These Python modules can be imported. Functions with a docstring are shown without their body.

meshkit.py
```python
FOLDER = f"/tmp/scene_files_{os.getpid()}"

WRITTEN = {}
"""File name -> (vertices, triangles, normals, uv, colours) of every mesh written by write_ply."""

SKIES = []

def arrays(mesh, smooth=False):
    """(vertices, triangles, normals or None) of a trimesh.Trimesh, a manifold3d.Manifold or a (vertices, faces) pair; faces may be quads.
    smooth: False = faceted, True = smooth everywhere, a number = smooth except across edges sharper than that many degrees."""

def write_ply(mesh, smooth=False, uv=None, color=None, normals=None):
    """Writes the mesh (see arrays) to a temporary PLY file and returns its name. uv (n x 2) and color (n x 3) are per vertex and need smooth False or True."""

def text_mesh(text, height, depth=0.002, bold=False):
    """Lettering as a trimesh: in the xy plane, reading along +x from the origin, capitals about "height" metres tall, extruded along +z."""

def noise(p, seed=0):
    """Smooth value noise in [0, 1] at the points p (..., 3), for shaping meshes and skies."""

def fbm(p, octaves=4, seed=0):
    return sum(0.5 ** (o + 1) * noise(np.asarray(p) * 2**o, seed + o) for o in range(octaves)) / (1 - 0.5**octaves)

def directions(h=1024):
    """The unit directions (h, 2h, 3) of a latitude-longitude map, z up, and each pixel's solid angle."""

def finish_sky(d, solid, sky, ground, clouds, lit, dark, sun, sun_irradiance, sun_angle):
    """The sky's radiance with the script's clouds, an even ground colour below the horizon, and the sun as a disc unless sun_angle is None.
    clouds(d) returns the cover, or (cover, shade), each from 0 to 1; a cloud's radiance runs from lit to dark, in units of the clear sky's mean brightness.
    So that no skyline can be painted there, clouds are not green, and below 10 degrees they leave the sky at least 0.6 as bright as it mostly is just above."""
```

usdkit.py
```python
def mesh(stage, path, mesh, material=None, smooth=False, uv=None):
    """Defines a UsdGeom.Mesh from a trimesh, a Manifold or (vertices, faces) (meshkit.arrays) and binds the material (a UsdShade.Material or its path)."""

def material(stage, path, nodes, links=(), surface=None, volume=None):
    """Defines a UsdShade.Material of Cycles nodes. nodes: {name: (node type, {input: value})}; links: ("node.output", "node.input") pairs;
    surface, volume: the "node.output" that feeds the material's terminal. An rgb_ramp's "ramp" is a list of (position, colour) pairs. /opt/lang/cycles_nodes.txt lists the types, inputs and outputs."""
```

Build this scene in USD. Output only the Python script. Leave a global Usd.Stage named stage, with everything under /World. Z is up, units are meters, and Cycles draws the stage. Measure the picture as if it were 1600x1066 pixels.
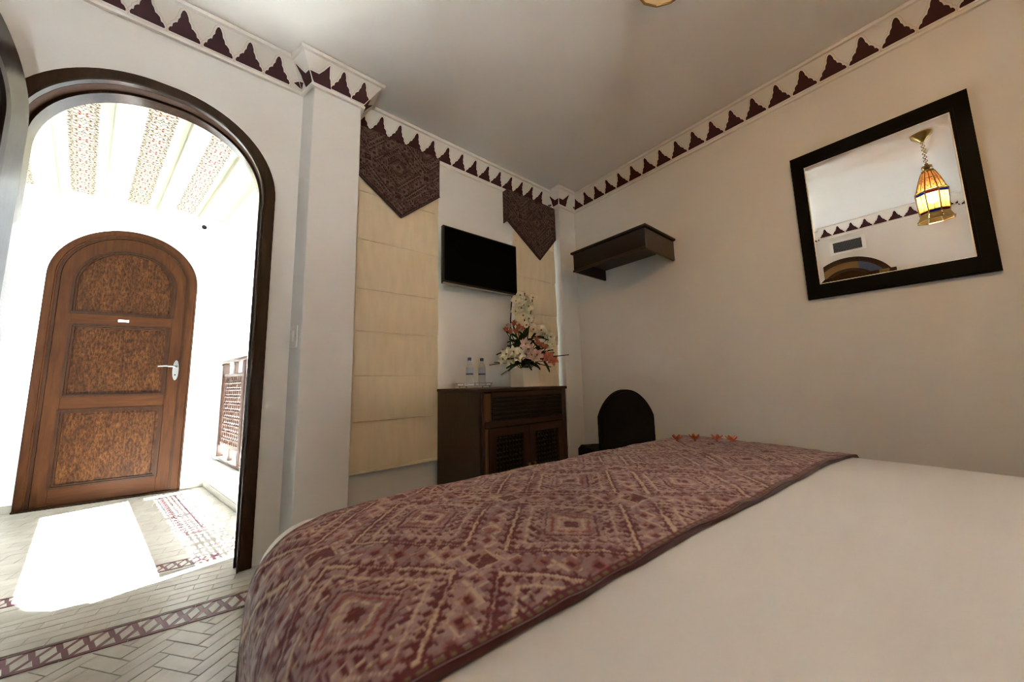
import math, random
import numpy as np, trimesh, usdkit, meshkit
from shapely.geometry import Polygon, Point, box as sbox, LineString
from shapely import affinity
from shapely.ops import unary_union
from pxr import Usd, UsdGeom, UsdLux, UsdShade, Gf, Sdf, Vt

stage = Usd.Stage.CreateInMemory()
UsdGeom.SetStageUpAxis(stage, 'Z'); UsdGeom.SetStageMetersPerUnit(stage, 1.0)
UsdGeom.Xform.Define(stage, '/World'); UsdGeom.Scope.Define(stage, '/World/Looks')
rng = np.random.default_rng(7); random.seed(7)

# ------------------------------------------------------------------ camera, sky, sun, exposure
F_PX, YAW, PIT, ROLL, CAM_H = 530.0, 0.6863408, 0.1211619, -0.0237493, 0.95
EXPOSURE = 2.46
SUN = 19.5
SKY = 0.1
fw = np.array([math.sin(YAW) * math.cos(PIT), math.cos(YAW) * math.cos(PIT), math.sin(PIT)])
r0 = np.array([math.cos(YAW), -math.sin(YAW), 0]); u0 = np.cross(r0, fw)
right = r0 * math.cos(ROLL) + u0 * math.sin(ROLL); up = -r0 * math.sin(ROLL) + u0 * math.cos(ROLL)
cam = UsdGeom.Camera.Define(stage, '/World/camera')
M4 = Gf.Matrix4d(1.0)
for i, a in enumerate((right, up, -fw, np.array([0, 0, CAM_H]))):
    M4.SetRow(i, Gf.Vec4d(*map(float, a), 1.0 if i == 3 else 0.0))
cam.AddTransformOp().Set(M4)
cam.CreateHorizontalApertureAttr(36.0); cam.CreateVerticalApertureAttr(36.0 * 1066 / 1600)
cam.CreateFocalLengthAttr(36.0 * F_PX / 1600)
cam.CreateFStopAttr(4.0); cam.CreateFocusDistanceAttr(2.6)
cam.CreateClippingRangeAttr(Gf.Vec2f(0.02, 1000)); cam.CreateExposureAttr(EXPOSURE)

dome = UsdLux.DomeLight.Define(stage, '/World/sky_light'); dome.CreateIntensityAttr(SKY); dome.CreateColorAttr(Gf.Vec3f(0.78, 0.89, 1.0))
sun = UsdLux.DistantLight.Define(stage, '/World/sun_light'); sun.CreateIntensityAttr(SUN); sun.CreateAngleAttr(0.53); sun.CreateColorAttr(Gf.Vec3f(0.865, 0.94, 1.0)); sun.CreateNormalizeAttr(True)
SUN_H = np.array([0.977, 0.212]); SUN_EL = math.radians(66.7)
sd = np.array([SUN_H[0] * math.cos(SUN_EL), SUN_H[1] * math.cos(SUN_EL), math.sin(SUN_EL)])   # towards the sun
zx = sd; xx = np.cross([0, 0, 1.0], zx); xx /= np.linalg.norm(xx); yx = np.cross(zx, xx)
S4 = Gf.Matrix4d(1.0)
for i, a in enumerate((xx, yx, zx)):
    S4.SetRow(i, Gf.Vec4d(*map(float, a), 0.0))
sun.AddTransformOp().Set(S4)

# ------------------------------------------------------------------ helpers
used = {}
def numbered(path):
    n = used.get(path, 0); used[path] = n + 1
    return path if n == 0 else f'{path}_{n:03d}'
def ppath(parent):
    return '/World' if parent is None else str(parent.GetPath())
def tag(o, label=None, cat=None, group=None, kind=None):
    p = o.GetPrim() if hasattr(o, 'GetPrim') else o
    for k, v in (('label', label), ('category', cat), ('group', group), ('kind', kind)):
        if v: p.SetCustomDataByKey(k, v)
    return p
def thing(name, label, cat, loc=(0, 0, 0), rz=0.0, group=None, kind=None, parent=None):
    x = UsdGeom.Xform.Define(stage, numbered(ppath(parent) + '/' + name))
    x.AddTranslateOp().Set(Gf.Vec3d(*map(float, loc))); x.AddRotateZOp().Set(float(rz))
    return tag(x, label, cat, group, kind)
def obj(name, mesh, mat, parent=None, label=None, smooth=False, kind=None):
    m = usdkit.mesh(stage, numbered(ppath(parent) + '/' + name), mesh, mat, smooth=smooth)
    return tag(m, label=label, kind=kind)
def struct(name, mesh, mat, label, cat, smooth=False):
    return tag(obj(name, mesh, mat, smooth=smooth), label, cat, kind='structure')
def dup(root, name, label, loc, rz, group=None):
    was = root.GetCustomData()
    x = UsdGeom.Xform.Define(stage, numbered('/World/' + name))
    x.AddTranslateOp().Set(Gf.Vec3d(*map(float, loc))); x.AddRotateZOp().Set(float(rz))
    r = tag(x, label, was['category'], group or was.get('group'), was.get('kind'))
    r.GetReferences().AddInternalReference(root.GetPath()); r.SetInstanceable(True)
    return r
cat_ = trimesh.util.concatenate
def bx(x0, x1, y0, y1, z0, z1):
    m = trimesh.creation.box([x1 - x0, y1 - y0, z1 - z0]); m.apply_translation([(x0 + x1) / 2, (y0 + y1) / 2, (z0 + z1) / 2]); return m
def cbox(x0, x1, y0, y1, z0, z1, c=0.004):
    """A box with chamfered edges."""
    xs, ys, zs = (x0, x1), (y0, y1), (z0, z1); P = []
    for i in (0, 1):
        for j in (0, 1):
            for k in (0, 1):
                sx, sy, sz = (1 - 2 * i) * c, (1 - 2 * j) * c, (1 - 2 * k) * c
                x, y, z = xs[i], ys[j], zs[k]
                P += [(x + sx, y + sy, z), (x + sx, y, z + sz), (x, y + sy, z + sz)]
    return trimesh.convex.convex_hull(np.array(P))
def ext(poly, d0, d1):
    """Polygon in (s, z) extruded from y = d0 to d1."""
    parts = []
    for g in getattr(poly, 'geoms', [poly]):
        if g.is_empty or g.area < 1e-9: continue
        m = trimesh.creation.extrude_polygon(g, d1 - d0, engine='earcut')
        v = m.vertices.copy(); m.vertices = np.c_[v[:, 0], d1 - v[:, 2], v[:, 1]]
        parts.append(m)
    return cat_(parts)
def ring_bevel(outer, inner, d0, d1, b=0.006):
    """A moulded ring: full at the wall (d1), its front (d0) drawn in at both edges."""
    a = ext(outer.difference(inner), d0 + b, d1)
    c = ext(outer.buffer(-b).difference(inner.buffer(b)), d0, d0 + b + 1e-4)
    return cat_([a, c])
def xf(mesh, loc=(0, 0, 0), rz=0.0):
    m = mesh.copy(); c, s = math.cos(math.radians(rz)), math.sin(math.radians(rz))
    m.apply_transform(np.array([[c, -s, 0, loc[0]], [s, c, 0, loc[1]], [0, 0, 1, loc[2]], [0, 0, 0, 1.0]])); return m
def tube(pts, r, n=8, cap=True):
    pts = np.asarray(pts, float); r = np.broadcast_to(r, (len(pts),)); t = np.gradient(pts, axis=0); t /= np.linalg.norm(t, axis=1, keepdims=True) + 1e-12
    a = np.cross(t, np.where(np.abs(t[:, 2:]) < 0.9, [0, 0, 1.0], [1.0, 0, 0])); a /= np.linalg.norm(a, axis=1, keepdims=True) + 1e-12
    b = np.cross(t, a); an = np.arange(n) * 2 * np.pi / n
    v = (pts[:, None] + r[:, None, None] * (np.cos(an)[None, :, None] * a[:, None] + np.sin(an)[None, :, None] * b[:, None])).reshape(-1, 3)
    f = []
    for i in range(len(pts) - 1):
        for j in range(n):
            p, q = i * n + j, i * n + (j + 1) % n
            f += [[p, q, q + n], [p, q + n, p + n]]
    if cap:
        v = np.vstack([v, pts[0], pts[-1]]); k = len(v)
        for j in range(n):
            f += [[k - 2, (j + 1) % n, j], [k - 1, (len(pts) - 1) * n + j, (len(pts) - 1) * n + (j + 1) % n]]
    return trimesh.Trimesh(v, np.array(f), process=False)
def lathe(prof, n=24):
    """prof: (r, z) pairs from bottom to top."""
    prof = np.array(prof, float); an = np.arange(n) * 2 * np.pi / n
    v = np.stack([prof[:, None, 0] * np.cos(an), prof[:, None, 0] * np.sin(an), np.repeat(prof[:, 1:], n, 1)], -1).reshape(-1, 3); f = []
    for i in range(len(prof) - 1):
        for j in range(n):
            p, q = i * n + j, i * n + (j + 1) % n
            f += [[p, q, q + n], [p, q + n, p + n]]
    k = len(v); v = np.vstack([v, [0, 0, prof[0, 1]], [0, 0, prof[-1, 1]]])
    for j in range(n):
        f += [[k, (j + 1) % n, j], [k + 1, (len(prof) - 1) * n + j, (len(prof) - 1) * n + (j + 1) % n]]
    return trimesh.Trimesh(v, np.array(f), process=False)
def grid_faces(nu, nv):
    i, j = np.meshgrid(np.arange(nu - 1), np.arange(nv - 1), indexing='ij'); a = (i * nv + j).ravel()
    return np.vstack([np.c_[a, a + nv, a + nv + 1], np.c_[a, a + nv + 1, a + 1]])
def color_mesh(name, v, f, col, mat, parent=None, label=None, smooth=True):
    o = usdkit.mesh(stage, numbered(ppath(parent) + '/' + name), (v, f), mat, smooth=smooth)
    UsdGeom.PrimvarsAPI(o).CreatePrimvar('col', Sdf.ValueTypeNames.Color3fArray, 'vertex').Set(Vt.Vec3fArray.FromNumpy(np.asarray(col, np.float32)))
    return tag(o, label=label)
def lin(*c):
    c = np.asarray(c, float) / 255.0
    return np.where(c <= 0.04045, c / 12.92, ((c + 0.055) / 1.055) ** 2.4)
def arch(cx, R, zs, z0=0.0, n=40):
    t = np.linspace(0, np.pi, n)
    return Polygon([(cx + R, z0)] + [(cx + R * math.cos(a), zs + R * math.sin(a)) for a in t] + [(cx - R, z0)])

def prism(pts, z0, z1):
    m = trimesh.creation.extrude_polygon(Polygon(pts), z1 - z0, engine='earcut'); m.apply_translation([0, 0, z0]); return m
# ------------------------------------------------------------------ materials
def mat(name, nodes, links, surface='p.BSDF'):
    return usdkit.material(stage, '/World/Looks/' + name, nodes, links, surface=surface)
def plain(name, c, rough=0.5, metal=0.0, spec=0.5, **kw):
    return mat(name, {'p': ('principled_bsdf', dict(base_color=tuple(c), roughness=rough, metallic=metal, specular_ior_level=spec, **kw))}, [])
def noisy(name, c1, c2, scale=8.0, rough=0.6, bump=0.1, bscale=60.0, dist=0.004, spec=0.4, **kw):
    return mat(name, {'t': ('texture_coordinate', {}), 'n': ('noise_texture', dict(scale=scale, detail=4.0)), 'r': ('rgb_ramp', {'ramp': [(0.3, tuple(c1)), (0.7, tuple(c2))]}),
                      'b': ('noise_texture', dict(scale=bscale, detail=3.0)), 'u': ('bump', dict(strength=bump, distance=dist)),
                      'p': ('principled_bsdf', dict(roughness=rough, specular_ior_level=spec, **kw))},
               [('t.object', 'n.vector'), ('t.object', 'b.vector'), ('n.fac', 'r.fac'), ('r.color', 'p.base_color'), ('b.fac', 'u.height'), ('u.normal', 'p.normal')])
def wood(name, c1, c2, c3, scale=(14, 14, 1.6), rough=0.35, coat=0.3, spots=0.0, spec=0.4):
    n = {'t': ('texture_coordinate', {}), 'm': ('mapping', dict(scale=scale)), 'n': ('noise_texture', dict(scale=2.2, detail=6.0, roughness=0.6, distortion=1.2)),
         'r': ('rgb_ramp', {'ramp': [(0.25, tuple(c1)), (0.5, tuple(c2)), (0.75, tuple(c3))]}), 'u': ('bump', dict(strength=0.25, distance=0.003)),
         'p': ('principled_bsdf', dict(roughness=rough, coat_weight=coat, coat_roughness=0.15, specular_ior_level=spec))}
    l = [('t.object', 'm.vector'), ('m.vector', 'n.vector'), ('n.fac', 'r.fac'), ('n.fac', 'u.height'), ('u.normal', 'p.normal')]
    if spots:
        n['v'] = ('noise_texture', dict(scale=spots, detail=3.0, roughness=0.7)); n['vr'] = ('rgb_ramp', {'ramp': [(0.38, (0.40, 0.36, 0.33)), (0.62, (1.4, 1.35, 1.3))]})
        n['m2'] = ('mapping', dict(scale=(1.0, 1.0, 0.38))); n['x'] = ('mix', dict(mix_type='multiply', fac=1.0))
        l += [('t.object', 'm2.vector'), ('m2.vector', 'v.vector'), ('v.fac', 'vr.fac'), ('r.color', 'x.color1'), ('vr.color', 'x.color2'), ('x.color', 'p.base_color')]
    else:
        l.append(('r.color', 'p.base_color'))
    return mat(name, n, l)
PLASTER = noisy('plaster', (0.765, 0.75, 0.725), (0.80, 0.785, 0.76), 2.5, 0.7, 0.06, 40)
CEIL = noisy('ceiling_paint', (0.79, 0.775, 0.75), (0.82, 0.805, 0.78), 2.0, 0.75, 0.04, 50)
CORR = noisy('corridor_plaster', (0.86, 0.86, 0.85), (0.89, 0.89, 0.88), 2.0, 0.8, 0.04, 40)
CROWN = noisy('crown_plaster', (0.80, 0.775, 0.73), (0.83, 0.80, 0.76), 6.0, 0.6, 0.05, 60)
BURG = noisy('burgundy_paint', (0.038, 0.0030, 0.0085), (0.052, 0.0045, 0.0115), 20, 0.6, 0.05, 90)
PINK = plain('pink_outline', (0.70, 0.55, 0.48), 0.7)
WOOD_FRAME = wood('dark_frame_wood', (0.018, 0.0072, 0.003), (0.034, 0.0135, 0.005), (0.05, 0.021, 0.008), rough=0.5, coat=0.0, spec=0.2)
WOOD_DOOR = wood('door_wood', (0.021, 0.0062, 0.0015), (0.035, 0.0112, 0.0026), (0.050, 0.0175, 0.0042), rough=0.62, coat=0.0, spec=0.10)
WOOD_RAIL = wood('door_rail_wood', (0.023, 0.007, 0.0016), (0.037, 0.0120, 0.0028), (0.050, 0.0175, 0.0042), scale=(1.6, 14, 14), rough=0.62, coat=0.0, spec=0.10)
WOOD_PANEL = wood('door_panel_wood', (0.016, 0.0049, 0.0011), (0.034, 0.0120, 0.0028), (0.062, 0.025, 0.0062), scale=(9, 9, 2.5), rough=0.6, coat=0.0, spec=0.10, spots=75.0)
WOOD_MOLD = wood('door_moulding_wood', (0.012, 0.004, 0.0013), (0.021, 0.0075, 0.0022), (0.031, 0.012, 0.004), rough=0.5, coat=0.0, spec=0.10)
LEAF_WOOD = wood('leaf_wood', (0.016, 0.009, 0.006), (0.026, 0.015, 0.010), (0.036, 0.021, 0.015), rough=0.22, coat=0.65)
LEAF_DARK = wood('leaf_dark_moulding', (0.010, 0.004, 0.003), (0.018, 0.007, 0.005), (0.03, 0.012, 0.008), rough=0.4)
LEAF_PANEL = wood('leaf_panel', (0.02, 0.014, 0.012), (0.035, 0.024, 0.02), (0.05, 0.036, 0.03), rough=0.2, coat=1.0, spots=36.0)
CAB = wood('cabinet_wood', (0.014, 0.0034, 0.0022), (0.026, 0.0060, 0.0038), (0.038, 0.0098, 0.0058), rough=0.42, coat=0.1)
CAB_L = wood('cabinet_light_wood', (0.05, 0.020, 0.009), (0.085, 0.036, 0.015), (0.12, 0.05, 0.02), rough=0.4)
CAB_D = wood('cabinet_dark_lattice', (0.0035, 0.0015, 0.0012), (0.006, 0.0024, 0.0018), (0.010, 0.0036, 0.0025), rough=0.5, coat=0.05)
SHELF = wood('shelf_wood', (0.005, 0.002, 0.0016), (0.009, 0.0034, 0.0026), (0.014, 0.0055, 0.004), scale=(14, 1.6, 14), rough=0.35)
SHELF_E = wood('shelf_end_wood', (0.030, 0.013, 0.006), (0.045, 0.020, 0.010), (0.06, 0.028, 0.014), scale=(1.6, 14, 14), rough=0.4)
BALU = wood('balustrade_wood', (0.020, 0.0062, 0.002), (0.036, 0.0117, 0.0035), (0.052, 0.018, 0.0055), rough=0.4)
MOSAIC_B = noisy('burgundy_tile', (0.10, 0.022, 0.030), (0.14, 0.034, 0.042), 25, 0.4, 0.1, 60)
TILES = [noisy(f'cream_tile_{k}', tuple(np.array((0.43, 0.405, 0.35)) * s), tuple(np.array((0.52, 0.495, 0.44)) * s), 18, 0.33, 0.12, 30, 0.003) for k, s in zip('abcd', (0.93, 1.0, 1.05, 0.97))]
GROUT = noisy('grout', (0.38, 0.36, 0.31), (0.42, 0.40, 0.35), 20, 0.8, 0.2, 80)
BLACK = plain('black_lacquer', (0.004, 0.0038, 0.0038), 0.5, spec=0.06)
TVB = plain('tv_black', (0.006, 0.006, 0.007), 0.35); SCREEN = plain('tv_screen', (0.002, 0.002, 0.0022), 0.18, spec=0.03)
SILVER = plain('silver', (0.55, 0.55, 0.56), 0.3, 1.0); CHROME = plain('brushed_metal', (0.22, 0.22, 0.21), 0.35, 1.0)
BRASS = noisy('brass', (0.42, 0.29, 0.10), (0.55, 0.40, 0.16), 30, 0.32, 0.1, 80, metallic=1.0)
WHITE = plain('white_plastic', (0.82, 0.82, 0.80), 0.35); MIRROR = plain('mirror_glass', (0.93, 0.94, 0.93), 0.0, 1.0)
CLOTH_BLK = noisy('black_upholstery', (0.004, 0.004, 0.004), (0.007, 0.006, 0.006), 60, 0.9, 0.2, 200, spec=0.15)
BLIND = mat('blind_fabric', {'t': ('texture_coordinate', {}), 'm': ('mapping', dict(scale=(8, 8, 1.5))), 'n': ('noise_texture', dict(scale=3.0, detail=4.0)),
    'r': ('rgb_ramp', {'ramp': [(0.3, (0.80, 0.67, 0.47)), (0.7, (0.88, 0.75, 0.55))]}), 'w': ('noise_texture', dict(scale=220.0)), 'u': ('bump', dict(strength=0.15, distance=0.002)),
    'p': ('principled_bsdf', dict(roughness=0.85, specular_ior_level=0.2, sheen_weight=0.1)), 'tr': ('translucent_bsdf', dict(color=(0.6, 0.5, 0.34))), 'x': ('mix_closure', dict(fac=0.10))},
    [('t.object', 'm.vector'), ('m.vector', 'n.vector'), ('n.fac', 'r.fac'), ('r.color', 'p.base_color'), ('t.object', 'w.vector'), ('w.fac', 'u.height'), ('u.normal', 'p.normal'), ('p.BSDF', 'x.closure1'), ('tr.BSDF', 'x.closure2')], 'x.closure')
TEXTILE = mat('woven_textile', {'a': ('attribute', {'attribute': 'col'}), 't': ('texture_coordinate', {}), 'w': ('noise_texture', dict(scale=170.0, detail=2.0)), 'u': ('bump', dict(strength=0.25, distance=0.002)),
    'p': ('principled_bsdf', dict(roughness=0.85, specular_ior_level=0.25, sheen_weight=0.25, sheen_roughness=0.4))},
    [('a.color', 'p.base_color'), ('t.object', 'w.vector'), ('w.fac', 'u.height'), ('u.normal', 'p.normal')])
PRINT = mat('painted_print', {'a': ('attribute', {'attribute': 'col'}), 'p': ('principled_bsdf', dict(roughness=0.7))}, [('a.color', 'p.base_color')])
LINEN = noisy('bed_linen', (0.745, 0.705, 0.655), (0.775, 0.735, 0.685), 3.0, 0.8, 0.10, 25, 0.004, 0.25, sheen_weight=0.15)
BEAM = noisy('cream_beam_paint', (0.45, 0.41, 0.325), (0.48, 0.44, 0.35), 6, 0.7, 0.05, 50)
GREENP = noisy('pale_green_paint', (0.36, 0.385, 0.30), (0.385, 0.41, 0.32), 4, 0.7, 0.05, 50)
PETAL_W = noisy('white_petal', (0.74, 0.67, 0.49), (0.82, 0.76, 0.60), 30, 0.6, 0.1, 60); PETAL_C = noisy('coral_petal', (0.52, 0.13, 0.085), (0.62, 0.21, 0.15), 30, 0.55, 0.1, 60)
PETAL_P = noisy('pale_pink_petal', (0.62, 0.40, 0.34), (0.70, 0.50, 0.44), 30, 0.6, 0.1, 60); PETAL_O = plain('orange_petal', (0.62, 0.14, 0.06), 0.55)
CENTRE = plain('flower_centre', (0.34, 0.25, 0.07), 0.6)
LEAFG = noisy('leaf_green', (0.010, 0.026, 0.008), (0.022, 0.050, 0.014), 20, 0.4, 0.1, 50); LEAFL = noisy('grass_green', (0.07, 0.085, 0.015), (0.10, 0.12, 0.025), 20, 0.45, 0.1, 50)
VASE = noisy('cream_ceramic', (0.74, 0.67, 0.54), (0.80, 0.73, 0.60), 8, 0.35, 0.05, 50)
PLASTIC_CLEAR = mat('clear_bottle', {'p': ('principled_bsdf', dict(base_color=(0.93, 0.96, 0.97), roughness=0.06, ior=1.33, transmission_weight=0.9))}, [])
CAP = plain('blue_cap', (0.03, 0.07, 0.20), 0.4); LABEL = plain('bottle_label', (0.42, 0.50, 0.60), 0.5); LABEL_D = plain('bottle_label_band', (0.03, 0.06, 0.14), 0.5)
PANE = mat('window_pane', {'f': ('fresnel', dict(IOR=1.45)), 'a': ('transparent_bsdf', dict(color=(0.95, 0.97, 0.96))), 'g': ('glossy_bsdf', dict(color=(1, 1, 1), roughness=0.0)), 'x': ('mix_closure', {})},
    [('f.fac', 'x.fac'), ('a.BSDF', 'x.closure1'), ('g.BSDF', 'x.closure2')], 'x.closure')
def lamp_pane(name, c, k, e):
    return mat(name, {'a': ('transparent_bsdf', dict(color=tuple(c))), 't': ('translucent_bsdf', dict(color=tuple(c))), 'e': ('emission', dict(color=tuple(c), strength=e / 4.0)), 'x': ('mix_closure', dict(fac=k)), 's': ('add_closure', {})},
               [('a.BSDF', 'x.closure1'), ('t.BSDF', 'x.closure2'), ('x.closure', 's.closure1'), ('e.emission', 's.closure2')], 's.closure')
LAMP_A = lamp_pane('amber_lamp_glass', (1.0, 0.74, 0.34), 0.045, 0.10); LAMP_B = lamp_pane('blue_lamp_glass', (0.01, 0.02, 0.09), 0.3, 0.0); LAMP_R = lamp_pane('red_lamp_glass', (0.07, 0.012, 0.008), 0.3, 0.0)
LAMP_O = lamp_pane('orange_lamp_glass', (0.70, 0.46, 0.24), 0.16, 0.03)
LAMP_C = lamp_pane('cream_lamp_glass', (0.8, 0.66, 0.44), 0.7, 0.12)
BULB = mat('bulb', {'e': ('emission', dict(color=(1.0, 0.82, 0.55), strength=10.0))}, [], 'e.emission')
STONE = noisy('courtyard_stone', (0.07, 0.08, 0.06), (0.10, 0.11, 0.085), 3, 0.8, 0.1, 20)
TERRACE = noisy('terrace_stone', (0.50, 0.49, 0.47), (0.58, 0.57, 0.55), 2, 0.8, 0.1, 15)
OCHRE = plain('ochre_paint', (0.20, 0.105, 0.022), 0.5); BLUE = plain('blue_paint', (0.030, 0.055, 0.12), 0.4)
CABLE = plain('black_cable', (0.01, 0.01, 0.01), 0.5)

# ------------------------------------------------------------------ room shell
XL, XR, YE, YB, YN, ZC = -1.15, 2.91, 2.408, 2.507, -2.7, 3.01
CX0, CXF, CX1, CY = 0.246, 0.286, 0.574, 2.28          # the column
PX0, PY = 2.65, 2.37                      # the corner pilaster
YE2 = 2.55                                # corridor side of the entrance wall
AC, AR, AZ = -0.347, 0.478, 2.084         # entrance arch: centre, outer radius, spring height
SK = -5.8                                 # the corridor's skew
fdir = np.array([math.cos(math.radians(SK)), math.sin(math.radians(SK))]); FP = np.array([-0.17, 4.665])
cdir = np.array([0.212, -0.977]); cdir /= np.linalg.norm(cdir); CANG = math.degrees(math.atan2(cdir[1], cdir[0]))

struct('ceiling', bx(XL - 0.2, XR + 0.2, YN - 0.2, YB + 0.2, ZC, ZC + 0.15), CEIL, 'white painted bedroom ceiling', 'ceiling')
WL = sbox(YN, 0, YE2, ZC)
struct('wall_left', xf(ext(WL, 0, 0.2), (XL, 0, 0), 90), PLASTER, 'white plaster wall with the arched door, seen in the mirror', 'wall')
WR = sbox(-YB - 0.2, 0, -YN, ZC)
struct('wall_right', xf(ext(WR, 0, 0.2), (XR, 0, 0), -90), PLASTER, 'plain plaster wall carrying the framed mirror', 'wall')
NX0, NX1, NZ0, NZ1 = -1.08, -0.70, 0.12, 2.10
WN = sbox(XL - 0.2, 0, XR + 0.2, ZC).difference(sbox(NX0, NZ0, NX1, NZ1))
struct('wall_near', ext(WN, YN - 0.2, YN), PLASTER, 'plaster wall behind the camera', 'wall')
def earch(R, z0=0.0): return unary_union([arch(AC, R, AZ, z0), arch(AC - 0.045, R, AZ, z0)]).convex_hull
WE = sbox(XL, 0, CX1, ZC).difference(earch(AR - 0.03, -1))
struct('wall_entrance', ext(WE, YE, YE2), PLASTER, 'plaster wall pierced by the arched entrance', 'wall')
WIN = [(0.72, 1.19), (2.13, 2.643)]
WZ = (0.75, 2.62)
WB = sbox(CX1, 0, XR, ZC)
for a, b in WIN: WB = WB.difference(sbox(a, WZ[0], b, WZ[1]))
struct('wall_back', ext(WB, YB, YB + 0.2), PLASTER, 'plaster wall behind the television and blinds', 'wall')
struct('wall_column', prism([(CX0, YE + 0.0), (CXF + 0.002, CY + 0.004), (CXF + 0.007, CY), (CX1 - 0.006, CY), (CX1, CY + 0.006), (CX1, YB - 0.001), (CX0, YB - 0.001)], 0, ZC), PLASTER, 'plaster column between entrance and left blind', 'wall')
struct('wall_pilaster', cbox(PX0, XR - 0.001, PY, YB - 0.001, 0, ZC, 0.006), PLASTER, 'narrow plaster pilaster in the far corner', 'wall')
for k, (a, b) in enumerate(WIN):
    w = thing(f'window_{k + 1}', ('wooden window hidden behind the left cream blind', 'wooden window behind the right blind, daylight along its edge')[k], 'window', kind='structure')
    fr = sbox(a, WZ[0], b, WZ[1]); inn = fr.buffer(-0.045, join_style=2)
    bar = sbox((a + b) / 2 - 0.015, WZ[0] + 0.045, (a + b) / 2 + 0.015, WZ[1] - 0.045)
    obj('window_frame', ext(fr.difference(inn), YB + 0.12, YB + 0.17), WHITE, w)
    obj('mullion', ext(bar, YB + 0.125, YB + 0.165), WHITE, w)
    for p in getattr(inn.difference(bar), 'geoms', []): obj('pane', ext(p, YB + 0.142, YB + 0.146), PANE, w)

w = thing('window_3', 'wide white framed window to the terrace, behind the camera', 'window', kind='structure')
fr = sbox(NX0, NZ0, NX1, NZ1); bar = sbox(NX0, 1.55, NX1, 1.59); inn = fr.buffer(-0.05, join_style=2).difference(bar)
obj('window_frame', ext(fr.difference(inn), YN - 0.16, YN - 0.10), WHITE, w)
for p in inn.geoms: obj('pane', ext(p, YN - 0.132, YN - 0.128), PANE, w)
struct('floor_terrace', bx(-9, 11, -14, YN - 0.2, -0.16, -0.06), TERRACE, 'pale stone terrace outside the window behind the camera', 'floor')
# ------------------------------------------------------------------ crown with painted triangles
PROF = [(0.0, 2.845), (0.018, 2.845), (0.020, 2.860), (0.010, 2.872), (0.100, 2.985), (0.118, 2.985), (0.122, 3.0), (0.118, ZC - 0.0005), (0.0, ZC - 0.0005)]
O0, Z0, O1, Z1 = 0.010, 2.872, 0.100, 2.985
VL = math.hypot(O1 - O0, Z1 - Z0); VA, VB = (O1 - O0) / VL, (Z1 - Z0) / VL
PATH = [(XL, YN), (XL, YE), (CX0, YE), (CXF, CY), (CX1, CY), (CX1, YB), (PX0, YB), (PX0, PY), (XR, PY), (XR, YN)]
half = [(-0.49, 0), (-0.5, 0.07), (-0.45, 0.17), (-0.385, 0.20), (-0.36, 0.33), (-0.275, 0.42), (-0.225, 0.435), (-0.19, 0.58), (-0.13, 0.67), (-0.115, 0.80), (-0.06, 0.95), (0, 1.0)]
TRI = Polygon(half + [(-x, y) for x, y in half[-2::-1]])
PITCH = 0.1405
CLAB = ['plaster crown with burgundy triangles above the left wall', 'plaster crown with burgundy triangles above the arched entrance', 'short crown return on the left side of the column', 'crown across the front of the column, first before the blind', 'short crown return on the right side of the column',
        'plaster crown with burgundy triangles above television and blinds', 'short crown return on the side of the corner pilaster', 'crown across the front of the corner pilaster', 'long plaster crown with burgundy triangles above the mirror wall']
PHASE = {1: 0.1645 + 0.0, }
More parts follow.
